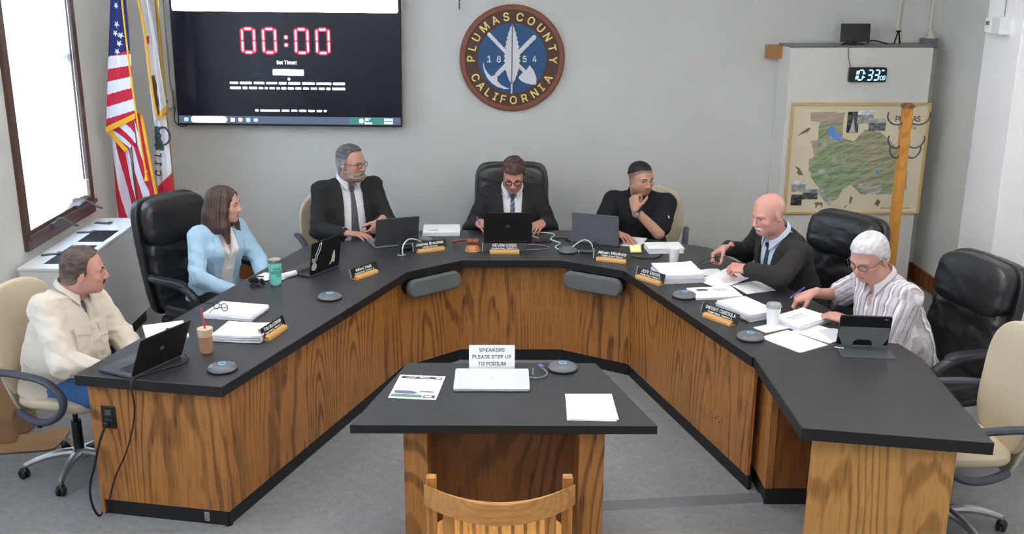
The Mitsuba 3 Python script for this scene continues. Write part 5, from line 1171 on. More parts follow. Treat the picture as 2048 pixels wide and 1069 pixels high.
person('man in a black polo shirt with a wrist watch, chin resting on his left hand', (1.16, 7.72, 0.57), (1.10, 7.55, 1.035), -103, (1.10, 7.495, 1.165), (-62, -8, 0),
    dict(w=(0.90, 7.20, 0.820), hint=(-0.5, 0.35, -0.5), f=(0.5, -0.85, 0), d=(0, 0, 1), curls=(14, 16, 18, 20), sh=(0, 0, -0.01)),
    dict(w=(1.035, 7.255, 0.985), hint=(0.35, -0.5, -1.0), f=(-0.10, 0.30, 0.95), d=(-0.72, -0.66, 0.12), curls=((75, 85, 50), (78, 88, 50), (80, 90, 50), (82, 90, 50)), thumb=(40, 45), sh=(0, -0.03, -0.02)),
    dict(size=1.02, hs=1.0, wide=1.05, jaw=1.12, shoulders=1.08, arm=1.02, skin=(206, 152, 126), brow='brow_brown', rosy=0.5, lips=(158, 106, 94), stubble=((104, 82, 74), 0.55), scalp=((92, 76, 68), 0),
         hair=hair_shell(None, 0.0022, line=[(-.12, .0), (-.05, .03), (-.022, .045), (-.012, 0.05), (0.008, 0.055), (0.02, 0.065), (.035, .072), (.05, .082), (.07, .088), (.12, .092)], top=0.002, cols=((36, 30, 30), (18, 16, 17)), noise_=0.003, f=(70, 70, 70), seed=9),
         wear=wear_shirt('polo_black', sl=0.74, off=0.017, sw=(0.074, 0.080, 0.06), neck_v=0.10, open_w=0.035, placket=True, buttons=None, collar_drop=0.03, under='shirt_white')))

person('bald man with a white moustache in a dark suit holding his glasses over the papers', (2.01, 6.43, 0.58), (1.80, 6.27, 1.05), 200, (1.722, 6.235, 1.190), (205, -14, 0),
    dict(w=(1.535, 6.505, 0.905), hint=(0.3, 0.8, -0.6), f=(-0.85, -0.05, -0.45), d=(-0.35, 0.35, 0.85), curls=((50, 60, 30), (55, 65, 35), (60, 68, 40), (65, 70, 40)), thumb=(35, 45)),
    dict(w=(1.585, 6.105, 0.872), hint=(0.35, -0.8, 0.0), f=(-0.97, 0.22, 0.05), d=(-0.05, -0.45, 0.9), curls=((55, 65, 30), (60, 70, 35), (62, 72, 40), (65, 72, 40)), thumb=(30, 40)),
    dict(size=1.03, hs=1.03, wide=1.03, jaw=1.1, belly=1.05, shoulders=1.05, skin=(222, 158, 142), rosy=1.1, brow='brow_grey', scalp=((206, 168, 154), 1.05),
         face_hair=mustache('hair_white', 0.031, 0.0080),
         wear=wear_suit('suit_brown', 'shirt_blue', 'tie_grey', sb=0.14, low_w=0.03, top_w=0.080, low_open=-1, lapel=0.065, tie_w=0.036, tie_mesh=teal_tie)))

person('white-haired man with glasses in a striped short-sleeved shirt holding a pen', (2.30, 5.37, 0.57), (2.115, 5.33, 1.035), 197, (2.035, 5.33, 1.165), (214, -24, 0),
    dict(w=(1.835, 5.615, 0.872), hint=(0.2, 0.6, -0.35), f=(-0.85, 0.15, -0.40), d=(-0.3, -0.1, 0.95), curls=((42, 50, 25), (48, 55, 30), (55, 60, 35), (58, 62, 35)), thumb=(30, 35)),
    dict(w=(1.925, 5.285, 0.825), hint=(0.85, -0.5, 0.15), f=(-0.55, 0.80, 0), d=(-0.1, -0.1, 1), curls=(14, 16, 18, 20)),
    dict(size=1.0, hs=1.02, wide=1.06, jaw=1.1, belly=1.18, shoulders=1.02, neck=1.03, skin=(214, 156, 136), brow='brow_grey', glasses='glasses_metal', trousers='trouser_khaki',
         hair=hair_shell(None, 0.008, line=[(-.12, -.065), (-.05, -.055), (-.022, -.01), (-.012, 0.014), (0.008, 0.0), (0.018, 0.01), (.028, .04), (.045, .068), (.07, .074), (.12, .076)], top=0.006, cols=((214, 210, 212), (182, 177, 179)), noise_=0.002, f=(80, 25, 80), seed=2),
         wear=wear_shirt('shirt_striped', sl=0.88, off=0.020, sw=(0.070, 0.072, 0.06), stripe=True, neck_v=0.12, open_w=0.04, pockets=((0.045, 0.135, 0.20, 0.31), (-0.135, -0.045, 0.20, 0.31)), buttons=None, amp=0.011, collar_drop=0.055)))

person('man with a brown moustache in a beige shirt and jeans at the left end', (-2.34, 5.13, 0.575), (-2.225, 5.155, 1.02), -12, (-2.145, 5.165, 1.135), (17, -4, 0),
    dict(w=(-1.93, 4.90, 0.665), hint=(-0.5, -0.7, -0.6), f=(0.9, 0.42, -0.1), d=(0.1, -0.3, 0.95), curls=(30, 34, 36, 38)),
    dict(w=(-1.90, 5.16, 0.665), hint=(-0.3, 0.9, -0.5), f=(0.8, -0.6, -0.1), d=(0.1, 0.3, 0.95), curls=(30, 34, 36, 38)),
    dict(size=1.02, hs=1.0, wide=1.03, jaw=1.12, belly=1.22, shoulders=1.06, neck=1.05, skin=(208, 146, 128), rosy=1.2, brow='brow_brown', trousers='denim', kneez=0.52,
         hair=hair_shell(None, 0.010, line=[(-.12, -.075), (-.05, -.068), (-.022, -.03), (-.014, 0.012), (0.006, -0.016), (0.016, 0.0), (.020, .055), (.03, .088), (.06, .103), (.12, .112)], top=0.006, cols=((92, 76, 66), (58, 46, 40)), grey=((122, 110, 102), 0.0, -0.05), noise_=0.004, f=(60, 30, 60), seed=6, bald=(0.020, 0.03, 0.075, 0.05)),
         face_hair=mustache('brow_brown', 0.030, 0.0060),
         wear=wear_shirt('shirt_beige', sl=1.86, off=0.022, sw=(0.074, 0.066, 0.050), neck_v=0.12, open_w=0.038, pockets=((0.045, 0.135, 0.22, 0.33), (-0.135, -0.045, 0.22, 0.33)), amp=0.014, fold_cuff=(0.053, 0.72, 0.86), under='tie_grey')))

# ---- the woman
def long_hair(t, HC, R, P, o):
    s = o.get('hs', 1.0); F = Field(HC - [0.22, 0.22, 0.36], HC + [0.22, 0.22, 0.18], 0.0045)
    F.ell(P(0, -0.018, 0.042), np.array([0.090, 0.112, 0.094]) * s, R, 0.02, n=2.1)
    F.ell(P(0, -0.060, -0.05), np.array([0.098, 0.080, 0.12]) * s, R, 0.04)
    F.cap(P(-0.04, -0.10, -0.06), P(-0.03, -0.15, -0.22), 0.050, 0.026, 0.04).cap(P(0.05, -0.09, -0.06), P(0.07, -0.14, -0.235), 0.046, 0.024, 0.04)
    for q in (1, -1):
        F.cap(P(q * 0.070, 0.030, 0.065), P(q * 0.086, 0.022, -0.02), 0.024, 0.026, 0.03)
        F.cap(P(q * 0.080, 0.010, -0.02), P(q * 0.088, 0.020, -0.13), 0.034, 0.036, 0.03)
        F.cap(P(q * 0.088, 0.020, -0.13), P(q * 0.098, 0.055 if q > 0 else 0.07, -0.235), 0.036, 0.014 if q > 0 else 0.018, 0.03)
        F.cap(P(q * 0.060, -0.05, -0.08), P(q * 0.085, -0.06, -0.24), 0.050, 0.026, 0.04)
    F.cap(P(0, -0.075, -0.06), P(0, -0.085, -0.26), 0.060, 0.034, 0.04)
    g = np.stack(np.meshgrid(*[F.lo[k] + F.h * np.arange(F.n[k]) for k in range(3)], indexing='ij'), -1); q = ((g - HC) @ R) / s; x, y, z = q[..., 0], q[..., 1], q[..., 2]
    face = np.maximum(np.abs(x) - np.interp(z, [-0.2, -0.1, -0.03, 0.03, 0.065, 0.095], [0.030, 0.050, 0.062, 0.060, 0.044, 0.002]), 0.030 - y)
    d = smax(F.d, -face.astype(np.float32), 0.008); m = F.mesh(d, smooth=1); v = np.asarray(m.vertices); q = ((v - HC) @ R) / s
    a = np.arctan2(q[:, 0], q[:, 1]); w_ = np.c_[np.cos(a) * 26, np.sin(a) * 26, q[:, 2] * 7 + 0.6 * np.hypot(q[:, 0], q[:, 1]) * 30]; n1 = meshkit.fbm(w_, 4)
    m.vertices = v + m.vertex_normals * ((n1 - 0.5) * 0.014)[:, None]
    mv = np.clip((n1 - 0.32) / 0.4, 0, 1)[:, None]; obj('hair', m, 'hair', t, smooth=True, color=np.array(srgb(92, 70, 62)) * mv + np.array(srgb(44, 33, 31)) * (1 - mv))
def wear_blazer(C):
    t, L = C['t'], C['L']; Sh = C['garment'](0.008, 0.05, s0=-0.05); u, s, f = C['coords'](Sh); vv = np.interp(s, [L - 0.175, L - 0.174, L], [-1, 0.003, 0.045])
    d = smax(Sh.d, -np.maximum(np.abs(u) - vv, 0.01 - f).astype(np.float32), 0.005); sk = obj('blouse', C['wrinkle'](Sh.mesh(d, smooth=1), 0.006, 3), 'blouse_white', t, smooth=True)
    for i in range(4):
        b = C['onto'](Sh, None, np.array([0.004]), np.array([L - 0.20 - 0.06 * i]), 0.004)[0]; obj('button', moved(lathe([(0, 0.003), (0.005, 0.002), (0.006, 0), (0, 0)], 10), np.vstack([np.c_[C['sd'], C['w'], C['fw'], b], [0, 0, 0, 1]])), 'white_ink', sk)
    for s_ in (1, -1): obj('blouse_collar', C['patch'](Sh, None, [(s_ * 0.004, L - 0.18), (s_ * 0.03, L - 0.07), (s_ * 0.05, L - 0.01)], [(s_ * 0.016, L - 0.185), (s_ * 0.065, L - 0.10), (s_ * 0.072, L - 0.02)], 0.005, 0.004, 7, 16), 'blouse_white', sk, smooth=30)
    J = C['garment'](0.024, 1.95, (0.062, 0.054, 0.044), res=0.007); d, w = jacket_cut(C, J, 0.070, 0.062, 0.02, 0.07); jk = obj('blazer', C['wrinkle'](J.mesh(d, smooth=1), 0.010, 21), 'blazer_blue', t, smooth=True)
    for s_ in (1, -1):
        ss = np.linspace(0.06, L * 0.955, 12); k = np.linspace(0, 1, 12); ow = 0.062 * np.interp(k, [0, 0.3, 0.70, 0.76, 1.0], [0.05, 0.55, 1.05, 0.72, 0.45])
        obj('lapel', C['patch'](J, None, np.c_[s_ * (w(ss) - 0.003), ss], np.c_[s_ * (w(ss) + ow), ss], 0.003, 0.005, 7, 30), 'blazer_blue', jk, smooth=30)
# the polo wearer's watch and sleeve mark, then the woman
person('woman with long brown hair in a pale blue blazer over a white blouse', (-1.88, 6.60, 0.585), (-1.79, 6.535, 1.055), -38, (-1.745, 6.52, 1.185), (-6, -2, 0),
    dict(w=(-1.66, 6.27, 0.675), hint=(-0.6, -0.5, -0.6), f=(0.8, 0.5, -0.2), d=(0.1, -0.2, 0.95), curls=(30, 34, 36, 38)),
    dict(w=(-1.50, 6.42, 0.675), hint=(0.3, 0.8, -0.5), f=(0.5, -0.8, -0.2), d=(0.1, 0.2, 0.95), curls=(30, 34, 36, 38)),
    dict(size=0.97, female=True, hs=0.95, wide=0.97, jaw=0.92, nose=0.85, shoulders=1.02, skin=(220, 164, 144), lips=(190, 98, 96), brow='brow_brown', hair=long_hair, wear=wear_blazer))
# watch on the left wrist of the man in the polo, and the pale mark on his sleeve
WK = [k for k, v in labels.items() if 'polo shirt with a wrist watch' in v.get('label', '')][0]
def watch(E, W, face):
    d = unit(W - E); c = W - d * 0.018; f_ = unit(np.asarray(face) - d * (np.asarray(face) @ d)); M = frame(c, np.cross(d, f_), d); M[:3, 2] = f_; M[:3, 1] = d; M[:3, 0] = np.cross(d, f_)
    b = obj('watch', moved(tube(np.array([[0.036 * math.cos(a), 0, 0.031 * math.sin(a)] for a in np.linspace(0, 2 * np.pi, 33)[:-1]]), 0.009, 8, closed=True), M @ sc(1, 1.15, 1)), 'matte_black', WK)
    obj('watch_case', moved(rbox(0.036, 0.042, 0.012, 0.006, (0, 0, 0.036), 8), M), 'dark_grey', b); obj('watch_face', moved(prism(rrect(0.026, 0.032, 0.004), 0.0415, 0.0428), M), mat('watch_glass', srgb(150, 156, 170), 0.25), b)
S_, E_, W_ = PEOPLE[WK]['arms'][-1]
watch(E_, W_, (-0.45, -0.85, 0.15))
ax = unit(E_ - S_); out = np.array([0.25, -0.95, 0.1]); out = unit(out - ax * (out @ ax)); pc = S_ + (E_ - S_) * 0.60 + out * 0.0785
obj('sleeve_mark', moved(prism(affinity.rotate(affinity.scale(Point(0, 0).buffer(1), 0.013, 0.006), 55), -0.002, 0.002), frame(pc, np.cross(ax, out), -ax)), 'white_ink', WK)
# ------------------------------------------------------------------ things on the desks (heights from the worktop DT)
DT = HT + 0.0008
mat('laptop_black', srgb(13, 13, 15), 0.42); mat('laptop_grey', srgb(84, 87, 93), 0.42); mat('laptop_slate', srgb(56, 58, 64), 0.42); mat('keys', srgb(24, 24, 27), 0.5)
def laptop(x, y, ang, label, lid, base, w=0.325, d=0.225, open_=108, logo=True):
    """ang: heading from the user to the hinge."""
    t = thing('laptop', label, 'laptop', 'laptops on the desks'); PL = tr(x, y, DT) @ rz(ang - 90)
    obj('base', moved(prism(rrect(w, d, 0.012), 0.002, 0.016, 0.002), PL), base, t)
    obj('keyboard', [moved(box(0.0158, 0.0145, 0.0016, ((-7 + c) * 0.0185 + 0.0045 * (r % 2), 0.063 - 0.018 * r, 0.0166), 0.0005), PL) for r in range(5) for c in range(15 - (r == 4))], 'keys', t, kind='stuff', smooth=False)
    obj('touchpad', moved(prism(affinity.translate(rrect(0.105, 0.066, 0.004), -0.01, -0.066), 0.0158, 0.0164), PL), 'dark_grey', t)
    H = PL @ tr(0, d / 2 - 0.004, 0.015) @ rx(open_)          # lid: local y runs from the hinge to the lid's top edge... seen from the user
    lm = obj('lid', moved(prism(affinity.translate(rrect(w, d - 0.008, 0.010), 0, (d - 0.008) / 2), -0.003, 0.0035, 0.0015), H @ np.diag([1, 1, -1, 1.0]) if False else H @ rx(180) @ sc(1, -1, 1) if False else PL @ tr(0, d / 2 - 0.004, 0.013) @ rx(180 - open_)), lid, t)
    L = PL @ tr(0, d / 2 - 0.004, 0.013) @ rx(180 - open_)    # local: y up the lid, z towards the user
    obj('screen', moved(prism(affinity.translate(rrect(w - 0.016, d - 0.032, 0.004), 0, d / 2), 0.0036, 0.0042), L), 'screen_glass', lm, smooth=False)
    if logo:
        B = L @ tr(0, d / 2, -0.0032) @ ry(180)
        obj('badge', cat([moved(tube(np.array([[0.0125 * math.cos(a), 0.0125 * math.sin(a), 0] for a in np.linspace(0, 2 * np.pi, 25)[:-1]]), 0.0008, 6, closed=True), B), moved(text('hp', 0.011, 0.0006), B @ tr(0, -0.004, 0))]), 'mid_grey' if lid != 'laptop_grey' else 'dark_grey', lm, smooth=False)
    return t, L, lm
laptop(-1.750, 4.765, -27, 'open dark laptop at the left end in front of the man in beige', 'laptop_black', 'laptop_slate', w=0.335, open_=113)
_, L2, l2 = laptop(-1.185, 6.434, -29.4, 'open black laptop with white stickers on its lid before the woman', 'laptop_black', 'laptop_slate', w=0.30, open_=98, logo=False)
B2 = L2 @ tr(0, 0.11, -0.0032) @ ry(180)
mat('sticker_white', srgb(196, 204, 200), 0.6); mat('sticker_tan', srgb(196, 190, 158), 0.6)
obj('round_sticker', moved(prism(Point(-0.115, -0.055).buffer(0.026).difference(Point(-0.115, -0.055).buffer(0.013)), 0, 0.0006), B2), 'sticker_white', l2, smooth=False)
obj('round_sticker', moved(prism(Point(-0.115, -0.055).buffer(0.010), 0, 0.0006), B2), 'sticker_white', l2, smooth=False)
for pts in ([(-0.135, 0.0), (-0.118, -0.012), (-0.105, 0.0), (-0.10, 0.03), (-0.085, 0.05), (-0.07, 0.085), (-0.055, 0.095), (-0.06, 0.065), (-0.075, 0.03), (-0.088, 0.022), (-0.095, -0.01), (-0.115, -0.022), (-0.135, -0.015)],):
    obj('jagged_sticker', moved(prism(Polygon(pts).buffer(0.006).difference(Polygon(pts).buffer(-0.002)), 0, 0.0006), B2), 'sticker_white', l2, smooth=False)
obj('tan_sticker', moved(prism(Polygon([(0.045, -0.075), (0.075, -0.06), (0.09, -0.07), (0.095, -0.03), (0.085, 0.01), (0.07, -0.02), (0.066, -0.052)]).buffer(0.004), 0, 0.0006), B2), 'sticker_tan', l2, smooth=False)
laptop(-0.724, 7.126, -67.5, 'open slate laptop trailing cables in front of the bearded man', 'laptop_slate', 'mid_grey', w=0.315, open_=106, logo=False)
laptop(0.110, 7.240, -90, 'open black laptop at the centre, behind the middle name plate', 'laptop_black', 'laptop_black', w=0.345, open_=97)
laptop(0.775, 7.165, -113, 'open grey laptop in front of the man in the black polo', 'laptop_grey', 'laptop_slate', w=0.345, open_=95, logo=False)
t = thing('laptop', "closed silver laptop on the speakers' table in front of the paper sign", 'laptop', 'laptops on the desks')
PL = tr(-0.003, 4.54, DT) @ rz(-0.6)
obj('base', moved(prism(rrect(0.355, 0.250, 0.012), 0.001, 0.010, 0.002), PL), 'brushed', t)
sl_ = obj('lid', moved(prism(rrect(0.357, 0.252, 0.012), 0.011, 0.018, 0.002), PL), mat('silver_lid', srgb(208, 209, 213), 0.4, metallic=0.1), t)
obj('badge', moved(text('hp', 0.012, 0.0004), PL @ tr(0, -0.004, 0.018)), 'grey_ink', sl_, smooth=False)

# tablet in its stand case
t = thing('tablet', 'black tablet standing in a grey keyboard case before the man in stripes', 'tablet')
PL = tr(1.915, 4.965, DT + 0.0035) @ rz(-7)          # local: camera side -y
obj('cover_flap', moved(prism(affinity.translate(rrect(0.265, 0.155, 0.01), 0, -0.055), 0.0, 0.004, 0.001), PL), 'dark_grey', t)
TB = PL @ tr(0, 0.045, 0.006) @ rx(90 + 14)          # local: y up the back, z towards the camera
obj('casing', moved(prism(affinity.translate(rrect(0.258, 0.178, 0.012), 0, 0.092), -0.006, 0.004, 0.002), TB), 'laptop_black', t)
st = Polygon([(-0.122, 0.115), (0.122, 0.115), (0.126, 0.06), (0.098, 0.002), (0.05, 0.002), (0.045, 0.03), (0.03, 0.042), (-0.03, 0.042), (-0.045, 0.03), (-0.05, 0.002), (-0.098, 0.002), (-0.126, 0.06)])
obj('stand_panel', moved(prism(st, 0.0045, 0.010, 0.0), TB), 'grey_fabric', t, smooth=False)
obj('camera', moved(prism(affinity.translate(rrect(0.02, 0.006, 0.0028), 0.10, 0.165), 0.004, 0.005), TB), 'mid_grey', t)
obj('stylus', moved(tube([(-0.145, 0.0, 0.006), (-0.10, -0.012, 0.006)], 0.0045, 8), PL), 'brushed', t)

# name plates
def plate(x, y, ang, l1, l2, label, w=0.255, ww=0.205, h=0.058, serif=False):
    """ang: heading the plate faces."""
    t = thing('name_plate', label, 'name plate', 'name plates along the desk front'); PL = tr(x, y, DT) @ rz(ang + 90)     # local: front towards -y
    obj('wood_base', moved(prism(Polygon([(-0.020, 0), (0.022, 0), (0.022, 0.016), (0.006, 0.026), (-0.014, 0.022), (-0.020, 0.012)]), -ww / 2, ww / 2), PL @ np.array([[0, 0, 1, 0], [1, 0, 0, 0], [0, 1, 0, 0], [0, 0, 0, 1.0]])), mat('plate_oak', srgb(190, 142, 82), 0.45) if 'plate_oak' not in scene else 'plate_oak', t)
    PP = PL @ tr(0, 0.006, 0.014) @ rx(74)
    obj('plate', moved(box(w, h, 0.004, (0, h / 2, 0), 0.001), PP), 'laptop_black', t)
    obj('holder_end', moved(box(0.004, h + 0.006, 0.014, (-w / 2 - 0.001, h / 2, 0), 0.001), PP), 'brushed', t)
    obj('lettering', [moved(text(l1, 0.0185, 0.0008, True, True, min(w * 0.82, 0.0165 * len(l1))), PP @ tr(0, h - 0.026, 0.0022)), moved(text(l2, 0.0105, 0.0008, True, True, min(w * 0.72, 0.0082 * len(l2))), PP @ tr(0, h - 0.043, 0.0022))], 'white_ink', t, smooth=False)
plate(-1.168, 5.195, -17, 'TOM McGOWAN', 'Supervisor, District 3', 'name plate leaning against the near paper stack on the left desk')
plate(-0.812, 6.290, -35, 'Mimi Hall', 'Supervisor, District 4', 'name plate alone on the left desk past the black laptop')
plate(-0.432, 6.895, -62, 'Joshua Brechtel', 'County Counsel', 'name plate between the cable-strewn slate laptop and the gavel')
plate(0.083, 6.842, -90, 'KEVIN GOSS', 'Supervisor, District 2', 'name plate at the centre in front of the black laptop', w=0.30)
plate(0.800, 6.632, -112, 'Allen Hiskey', 'Clerk of the Board', 'name plate in front of the grey laptop, left of the sticky notes')
plate(0.985, 6.170, -142, 'JEFF ENGEL', 'Supervisor, District 5', 'name plate leaning against the thick paper stack on the right desk', w=0.235)
plate(1.262, 5.420, -145, 'DWIGHT CERESOLA', 'Supervisor, District 1', 'name plate on the right desk beside the lidded coffee cup', w=0.27)

# microphone pods
mat('pod_grey', srgb(90, 93, 97), 0.38); mat('pod_light', srgb(86, 150, 210), 0.4)
def pod(x, y, label, lit=True, r=0.073):
    t = thing('microphone_pod', label, 'microphone', 'round microphone pods')
    PL = tr(x, y, DT)
    obj('foot', moved(lathe([(0, 0), (r * 0.97, 0), (r, 0.004), (r, 0.009), (0, 0.009)], 40), PL), 'matte_black', t)
    obj('dome', moved(lathe([(r * 0.985, 0.009), (r * 0.98, 0.014), (r * 0.86, 0.024), (r * 0.62, 0.031), (r * 0.3, 0.034), (0, 0.0345)], 40), PL), 'pod_grey', t)
    if lit: obj('indicator_ring', moved(tube(np.array([[0.0165 * math.cos(a), 0.0165 * math.sin(a), 0.0345] for a in np.linspace(0, 2 * np.pi, 25)[:-1]]), 0.0022, 6, closed=True), PL), 'pod_light', t, emitter=glow((0.04, 0.14, 0.28)))
pod(-1.325, 4.690, 'round microphone pod nearest the front corner of the left desk'); pod(-0.972, 5.83, 'round microphone pod halfway along the left desk')
pod(1.152, 5.86, 'round microphone pod below the printed binder on the right desk'); pod(1.372, 5.135, 'round microphone pod beside the joint with the side desk')
pod(0.345, 4.700, "round microphone pod on the speakers' table"); pod(0.525, 6.875, 'round microphone pod without a light, plugged to a white cable', False, 0.068)

# soundbars under the front edge
for x, y, a, lb in ((-0.400, 6.535, 38.8, 'grey capsule loudspeaker hung under the left angled desk edge'), (0.675, 6.545, -31.5, 'grey capsule loudspeaker hung under the right angled desk edge')):
    t = thing('loudspeaker_bar', lb, 'speaker', 'capsule loudspeakers under the desk edge'); PL = tr(x, y, HT - SL - 0.068) @ rz(a)
    obj('grille', moved(prism(rrect(0.43, 0.122, 0.058, 10), -0.008, 0.040, 0.012), PL @ rx(90)), 'grey_fabric', t)
    obj('back_shell', moved(prism(rrect(0.42, 0.114, 0.054, 10), -0.05, -0.008), PL @ rx(90)), 'matte_black', t)
    obj('bracket', moved(box(0.08, 0.05, 0.02, (0, 0.03, 0.058), 0.002), PL), 'matte_black', t)

# papers
def stack(x, y, ang, w, d, h, label, cat_='papers', n=None, z=0.0, warp=0.0, seed=0, name='paper_stack', cover=None, edge='paper_edge'):
    t = thing(name, label, cat_); r = np.random.default_rng(seed + 50); n = n or max(1, int(h / 0.009)); th = h / n; PL = tr(x, y, DT + z) @ rz(ang)
    def sheet(i):
        m, u, v = grid(10, 8, lambda u, v: np.c_[(u - .5) * w, (v - .5) * d, 0 * u + warp * (np.maximum(0, u - 0.55) ** 2 + 0.6 * np.maximum(0, 0.4 - v) ** 2) * (i + 1) / n]); return m
    ms = []
    for i in range(n):
        m = thick(sheet(i), th * 0.93); m.vertices[:, 2] += th * (i + 0.97); ms.append(moved(m, PL @ tr(r.normal() * 0.003, r.normal() * 0.003, 0) @ rz(r.normal() * 1.0)))
    top = ms.pop()
    if ms: obj('lower_sheets', cat(ms), edge, t, smooth=False)
    obj('top_sheet', top, cover or 'paper', t, smooth=20)
    return t, PL @ tr(0, 0, h)
def lines(t, M, w, d, rows, x0=-0.36, y0=0.3, dy=0.09, key='grey_ink', h=0.0028, lift=0.0006):
    out = []
    for i, L in enumerate(rows): out.append(moved(box(L * w, h, 0.0003, (x0 * w + L * w / 2, (y0 - dy * i) * d, lift), 0), M))
    obj('print', out, key, t, smooth=False)
t, M = stack(-1.462, 5.545, -13, 0.295, 0.225, 0.028, 'thick white report under the folded reading glasses', 'report', seed=1)
t, M = stack(-1.335, 5.185, -8, 0.275, 0.235, 0.034, 'paper stack behind the near name plate on the left desk', warp=0.05, seed=2)
t, M = stack(-1.772, 5.235, 22, 0.215, 0.27, 0.012, 'paper packet half hidden behind the dark laptop at the left end', seed=3)
t, M = stack(-1.415, 6.255, -25, 0.20, 0.15, 0.006, 'small white papers behind the teal tumbler', n=2, seed=4)
solo('rolled_paper', tube([(-1.40, 6.165, DT + 0.019), (-1.262, 6.305, DT + 0.019)], 0.018, 16), 'paper', 'rolled white paper lying beside the teal tumbler', 'paper roll')
t, M = stack(-0.385, 7.455, 1, 0.275, 0.255, 0.026, 'white report with a dark emblem right of the slate laptop', 'report', n=3, seed=5); lines(t, M, 0.28, 0.25, (0.22,), -0.30, -0.22, 0.1, 'dark_grey', 0.016)
t, M = stack(0.992, 7.155, -22, 0.20, 0.265, 0.004, 'white printed sheets under the elbow of the man in the polo', n=1, seed=6); lines(t, M, 0.2, 0.26, (0.6, 0.5, 0.62, 0.4), -0.3, 0.1)
t = thing('paper_box', 'flat white box behind the paper cup', 'box'); PB = tr(1.195, 6.905, DT) @ rz(4)
obj('tray', moved(box(0.245, 0.165, 0.030, (0, 0, 0.016), 0.002), PB), 'paper', t); obj('lid', moved(box(0.252, 0.172, 0.012, (0, 0, 0.036), 0.002), PB), 'paper', t)
t, M = stack(1.180, 6.275, 6, 0.265, 0.295, 0.054, 'thick fanned paper stack in front of the paper cup', warp=0.03, seed=7)
t2, M2 = stack(1.345, 5.905, 8, 0.285, 0.205, 0.018, 'white bound report with a dark picture beside the microphone pod', 'report', n=2, seed=8); lines(t2, M2, 0.28, 0.2, (0.24,), -0.36, 0.22, 0.1, 'dark_grey', 0.03); lines(t2, M2, 0.28, 0.2, (0.35, 0.3, 0.33), 0.0, 0.25, 0.08)
t, M = stack(1.455, 5.565, -66, 0.30, 0.205, 0.042, 'paper stack behind the lidded coffee cup', warp=0.02, seed=9)
t, M = stack(1.722, 5.402, 36, 0.275, 0.195, 0.030, 'thick stapled packet between the cup and the striped shirt', 'packet', seed=10); lines(t, M, 0.27, 0.19, (0.5, 0.45, 0.5), -0.3, 0.2)
t, M = stack(1.590, 5.095, 32, 0.215, 0.275, 0.003, 'single white sheet at an angle beside the joint of the desks', n=1, seed=11)
t, M = stack(1.775, 5.215, 38, 0.20, 0.24, 0.004, 'white sheet under the tablet side of the packet', n=1, seed=12)
solo('folded_leaflet', moved(thick(grid(8, 6, lambda u, v: np.c_[(u - .5) * 0.12, (v - .5) * 0.18, 0.010 * np.abs(np.sin(u * np.pi))])[0], 0.001), tr(1.845, 5.165, DT + 0.006) @ rz(8)), mat('leaflet', srgb(188, 186, 194), 0.8), 'grey folded leaflet left of the tablet', 'leaflet')
t, M = stack(1.530, 5.295, 30, 0.17, 0.10, 0.003, 'small white papers under the lidded coffee cup', n=1, seed=13)
def loose(x, y, ang, w, d, label, amp, z=0.0, seed=0):
    m, u, v = grid(16, 14, lambda u, v: np.c_[(u - .5) * w, (v - .5) * d, amp * (np.sin(u * 3.0 + seed) ** 2 * v + 0.5 * v ** 2)])
    k = thing('loose_sheet', label, 'paper', 'loose sheets at the right desk'); obj('sheet', thick(moved(m, tr(x, y, DT + z + 0.001) @ rz(ang)), 0.0008), 'paper', k, smooth=30); return k
loose(1.455, 6.175, -60, 0.22, 0.27, 'curled white sheet below the hands with the glasses', 0.035, 0.002, 1); loose(1.605, 6.045, 20, 0.21, 0.20, 'white sheet at the elbow of the bald man', 0.004, 0.0, 2); loose(1.415, 6.375, 15, 0.16, 0.12, 'small white sheet behind the hands of the bald man', 0.004, 0.0, 3)
t, M = stack(0.440, 4.235, -1, 0.216, 0.279, 0.008, "white paper stack on the right of the speakers' table", n=2, seed=14)
lines(t, M, 0.216, 0.279, (0.06,), 0.0, 0.42, 0.1, 'grey_ink', 0.003)
# printed flyer
k = thing('flyer', "printed flyer with dark and green bands on the speakers' table", 'flyer'); PF = tr(-0.353, 4.475, DT) @ rz(-6.5)
obj('sheet', moved(box(0.222, 0.282, 0.0012, (0, 0, 0.0008), 0), PF), 'paper', k, smooth=False)
mat('flyer_dark', srgb(66, 62, 70), 0.7); mat('flyer_green', srgb(88, 128, 108), 0.7); mat('flyer_blue', srgb(104, 104, 140), 0.7); mat('flyer_mauve', srgb(128, 108, 122), 0.7)
def band(key, poly): obj('printed_band', moved(prism(poly, 0.0014, 0.0017), PF), key, k, smooth=False)
band('flyer_dark', rr(-0.098, 0.098, 0.098, 0.124, 0.003)); band('flyer_blue', Polygon([(-0.10, -0.05), (-0.02, -0.05), (0.015, -0.066), (0.0, -0.085), (-0.09, -0.085)]))
band('flyer_green', Polygon([(-0.103, -0.092), (0.03, -0.092), (0.045, -0.108), (0.04, -0.124), (-0.103, -0.124)])); band('flyer_dark', rr(0.048, 0.10, -0.126, -0.094, 0.002)); band('flyer_mauve', rr(0.02, 0.09, -0.062, -0.046, 0.003))
obj('light_print', [moved(box(0.05, 0.006, 0.0003, (-0.05, 0.111, 0.0019), 0), PF), moved(box(0.05, 0.007, 0.0003, (0.015, 0.111, 0.0019), 0), PF), moved(box(0.022, 0.012, 0.0003, (0.082, 0.111, 0.0019), 0), PF), moved(box(0.034, 0.016, 0.0003, (0.07, -0.110, 0.0019), 0), PF)], 'white_ink', k, smooth=False)
